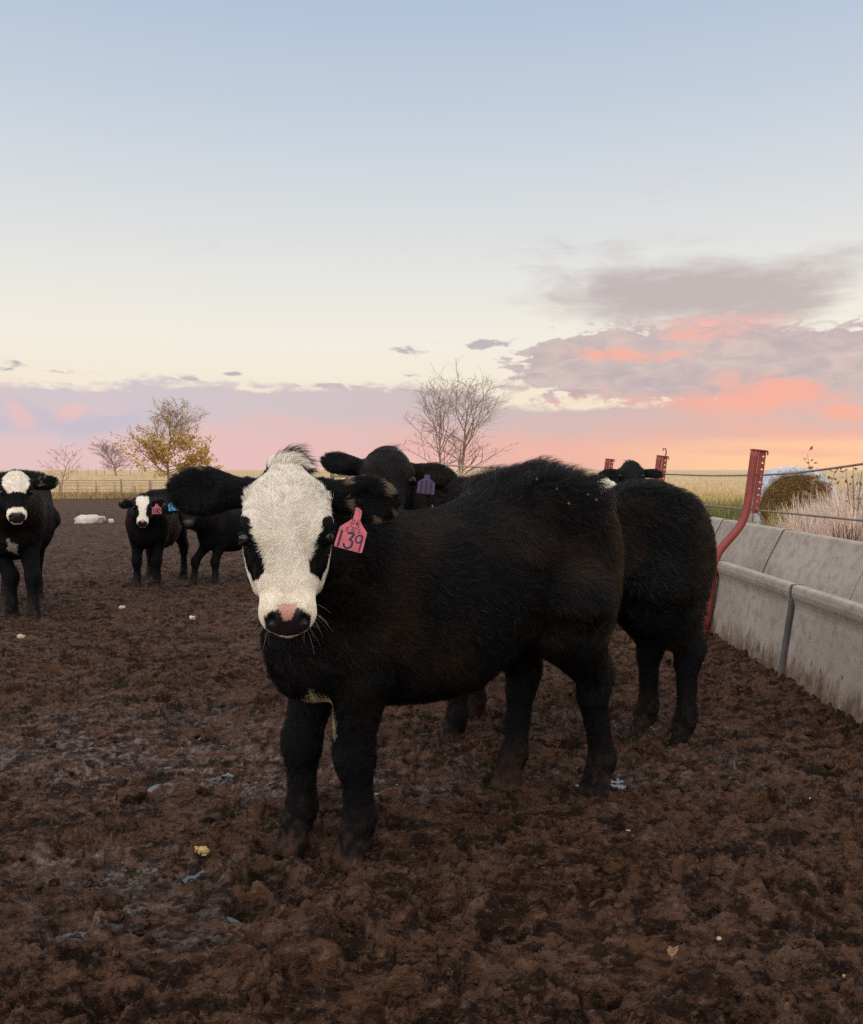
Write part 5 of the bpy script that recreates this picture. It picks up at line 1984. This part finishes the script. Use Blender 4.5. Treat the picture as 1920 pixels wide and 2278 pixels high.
# thin wire fence along the ridge
for i, px in enumerate((152, 172, 196, 214, 232, 290, 317, 345, 420, 462)):
    b_ = ray(px, 1050, 205)
    gz = ground_z(b_.x, 205)
    pm = MB(); pm.tube([(0, 0, -.2), (0, 0, 1.5)], .06, 5)
    o = pm.build('ridge_post', M['wood'], None, True, loc=(b_.x, 205, gz))
    tag(o, 'thin dark fence post on the skyline of the far ridge', 'post', 'posts along the far ridge')

# pipe gate in the middle
YG = 21.0
ga, gb = ray(1012, 1036, YG), ray(1131, 1043, YG)
gz = ground_z(ga.x, YG)
gate = empty('pipe_gate', (ga.x, YG, gz))
tag(gate, 'rusty pipe gate with level rails in front of the two stemmed bare tree', 'gate')
pm = MB()
Lg = gb.x - ga.x
hA, hB = ga.z - gz, gb.z - gz
for d_ in (0, .22, .44, .66, .88):
    pm.tube([(-.5, 0, hA - d_ + .03), (Lg, 0, hB - d_)], .022, 8)
for q in (.12, .5, .98):
    pm.tube([(Lg * q, 0, .1), (Lg * q, 0, hA + (hB - hA) * q)], .02, 8)
pm.build('rails', M['rail'], gate, True)
pm = MB(); pm.box((Lg + .05, .06, hB / 2), (.09, .09, hB + .12))
pm.build('gate_post', M['wood'], gate)

# timber brace and rail left of the black calf's head
YW = 30.0
wa, wb = ray(739, 1043, YW), ray(812, 1060, YW)
gz = ground_z(wa.x, YW)
wr = empty('timber_fence', (wa.x, YW, gz))
tag(wr, 'weathered timber brace and rail seen between the two nearest calves\' heads', 'fence')
Lw = wb.x - wa.x
pm = MB(); pm.box((0, 0, (wa.z - gz) / 2), (.13, .13, wa.z - gz)); pm.build('post', M['wood'], wr)
pm = MB(); pm.tube([(.04, -.06, wa.z - gz - .05), (.36, -.06, wb.z - gz + .01)], .045, 6); pm.build('brace', M['wood'], wr)
pm = MB()
for d_ in (0, .3, .6):
    pm.box((Lw * .5 + .3, -.075, wb.z - gz - d_), (Lw + .6, .04, .075))
pm.build('rails', M['wood'], wr)
for xq in (Lw * .45, Lw + .2):
    pm = MB(); pm.box((xq, .02, (wb.z - gz) / 2), (.11, .1, wb.z - gz)); pm.build('post', M['wood'], wr)
b_ = ray(765, 1075, 27)
gz = ground_z(b_.x, 27)
weed_bush('dark_bush', 'dark brushy weeds in front of the timber rail', 'bush', (b_.x, 27, gz), .75, .4, b_.z - gz + .05, 3000, (.07, .045, .03), (.16, .10, .07), .006, None, .4)

# ------------------------------------------------------------------ things lying about in the yard
def rock(name, label, loc, size, m, seed, cat='rock', group=None, rough=.3):
    rng = np.random.default_rng(seed)
    nu, nv = 20, 12
    V, Fq = [], []
    for j in range(nv + 1):
        fi = np.pi * j / nv
        for i in range(nu):
            an = 2 * np.pi * i / nu
            V.append((np.sin(fi) * np.cos(an), np.sin(fi) * np.sin(an), np.cos(fi)))
    V = np.array(V)
    off = rng.random(3) * 50
    d = 1 + rough * (vnoise3(V + off, 1.7, seed) - .5) * 2 + rough * .5 * (vnoise3(V + off, 4.5, seed + 1) - .5) * 2
    V = np.sign(V) * np.abs(V) ** .75 * d[:, None] * np.array(size)
    for j in range(nv):
        for i in range(nu):
            Fq.append((j * nu + i, (j + 1) * nu + i, (j + 1) * nu + (i + 1) % nu, j * nu + (i + 1) % nu))
    o = np_mesh(name, V, np.array(Fq), m, loc=loc)
    return tag(o, label, cat, group)


M['white_stone'] = simple('white_stone', (.62, .54, .46), (.45, .37, .30), rough=.85, scale=4, bscale=20, bd=.02)
M['tan_stone'] = simple('tan_stone', (.36, .25, .15), (.5, .38, .24), rough=.85, scale=20, bscale=90, bd=.003)
M['red_stone'] = simple('red_stone', (.16, .065, .04), (.22, .10, .06), rough=.8, scale=20, bscale=90, bd=.003)
M['yellow_cob'] = simple('yellow_cob', (.48, .32, .10), (.34, .22, .08), rough=.8, scale=60, bscale=160, bd=.003)
M['mud_stone'] = M['mud']


def on_ground(px, py):
    """where the ray through a photo pixel meets the yard."""
    y = 1.0
    for _ in range(60):
        p = ray(px, py, y)
        g = ground_z(p.x, y)
        y = y * (CAM_H - g) / max(CAM_H - p.z, 1e-6)
    p = ray(px, py, y)
    return p


p = on_ground(190, 1163)
sc_ = p.y / 1920
rock('boulder', 'flat topped white boulder lying in the yard before the fence', (p.x, p.y + .2, p.z + .06), (30 * sc_, 24 * sc_, 11 * sc_), M['white_stone'], 3, rough=.28)
p = on_ground(247, 1162)
rock('stone', 'small pale stone just right of the white boulder', (p.x, p.y, p.z + .02), (.06, .05, .05), M['white_stone'], 4, 'stone')
for i, (px, py, sz, mm, lab) in enumerate((
        (272, 1353, 5.5, 'white_stone', 'small white stone on the mud left of the white faced calf'),
        (428, 1385, 5, 'white_stone', 'tiny white chip on the mud beside the calf\'s muzzle'),
        (46, 1414, 7, 'tan_stone', 'pale tan stone on the mud below the cow at the edge'),
        (907, 1924, 11, 'red_stone', 'reddish stone on the mud by the calf\'s near front hoof'),
        (205, 1370, 15, 'mud_stone', 'mud covered stone left of the small white stone'),
        (287, 1770, 30, 'mud_stone', 'large rounded mud coated stone in the left foreground'),
        (292, 2185, 32, 'mud_stone', 'rounded mud clod close to the bottom of the picture'),
        (42, 1900, 12, 'mud_stone', 'small brown mud coated stone at the left side'),
        (222, 2256, 5, 'yellow_cob', 'yellow corn kernel near the bottom of the picture'),
        (1317, 2218, 4, 'white_stone', 'pale corn fleck on the smooth mud at the bottom'),
        (1600, 2075, 5, 'tan_stone', 'tan pebble above the dry leaf on the right'),
        (1805, 1795, 4, 'tan_stone', 'tiny tan fleck on the mud toward the feed bunk'),
        (1880, 2137, 4, 'yellow_cob', 'tiny yellow fleck at the right side of the mud'),
        (1380, 2045, 4, 'white_stone', 'tiny pale fleck above the smooth mud track'),
        (1545, 1870, 4, 'yellow_cob', 'yellow fleck on the mud right of the calf\'s hind hoof'),
        (1398, 1835, 4, 'tan_stone', 'tan fleck just below the calf\'s near hind hoof'))):
    p = on_ground(px, py)
    r_ = sz * p.y / 1920
    mz = mud_z(p.x, p.y)
    big = mm == 'mud_stone'
    rock('stone', lab, (p.x, p.y, mz + r_ * (.05 if big else .35)), (r_ * 1.2, r_, r_ * .75), M[mm], 30 + i, 'stone', rough=.35)
# chewed cob
p = on_ground(447, 1872)
mz = mud_z(p.x, p.y)
root = empty('corn_cob', (p.x, p.y, mz + .012))
tag(root, 'chewed yellow corn cob on the mud left of the calf\'s front hooves', 'corn cob')
cb = MB()
cb.tube([(-.022, 0, 0), (-.012, .002, .003), (.01, .003, .004), (.024, -.002, 0)], [.006, .011, .012, .007], 10)
cb.build('core', M['yellow_cob'], root, True)
kb = MB()
for i in range(26):
    an = random.uniform(0, 6.28); x_ = random.uniform(-.018, .02)
    kb.box((x_, math.cos(an) * .0115, .003 + math.sin(an) * .0115), (.006, .005, .005), Euler((an, 0, random.uniform(-.3, .3))).to_matrix())
kb.build('kernels', M['yellow_cob'], root)
# dry leaf
p = on_ground(1495, 2133)
mz = mud_z(p.x, p.y)
M['dry_leaf'] = simple('dry_leaf', (.36, .20, .10), (.46, .28, .15), rough=.75, scale=40, bscale=120, bd=.002)
lf = MB()
prof_l = [(0, -.002), (.009, .007), (.013, .018), (.010, .028), (.012, .034), (.004, .033), (0, .030), (-.005, .034), (-.011, .033), (-.009, .026), (-.013, .017), (-.008, .006)]
V = [(x, -y_ * .35 + abs(x) * .2, .004 + y_ * .8 + .2 * abs(x)) for x, y_ in prof_l] + [(x, -y_ * .35 + abs(x) * .2 + .0012, .004 + y_ * .8 + .2 * abs(x)) for x, y_ in prof_l]
k_ = len(prof_l)
c_i = [0, 0]
F_ = [tuple(range(k_)), tuple(range(2 * k_ - 1, k_ - 1, -1))] + [(i, (i + 1) % k_, k_ + (i + 1) % k_, k_ + i) for i in range(k_)]
lf.add(V, F_)
lf.tube([(0, 0, .004), (.001, .002, -.012)], .0009, 5)
o = lf.build('dry_leaf', M['dry_leaf'], None, loc=(p.x, p.y, mz + .004))
tag(o, 'curled tan dry leaf standing on the mud in the right foreground', 'leaf')
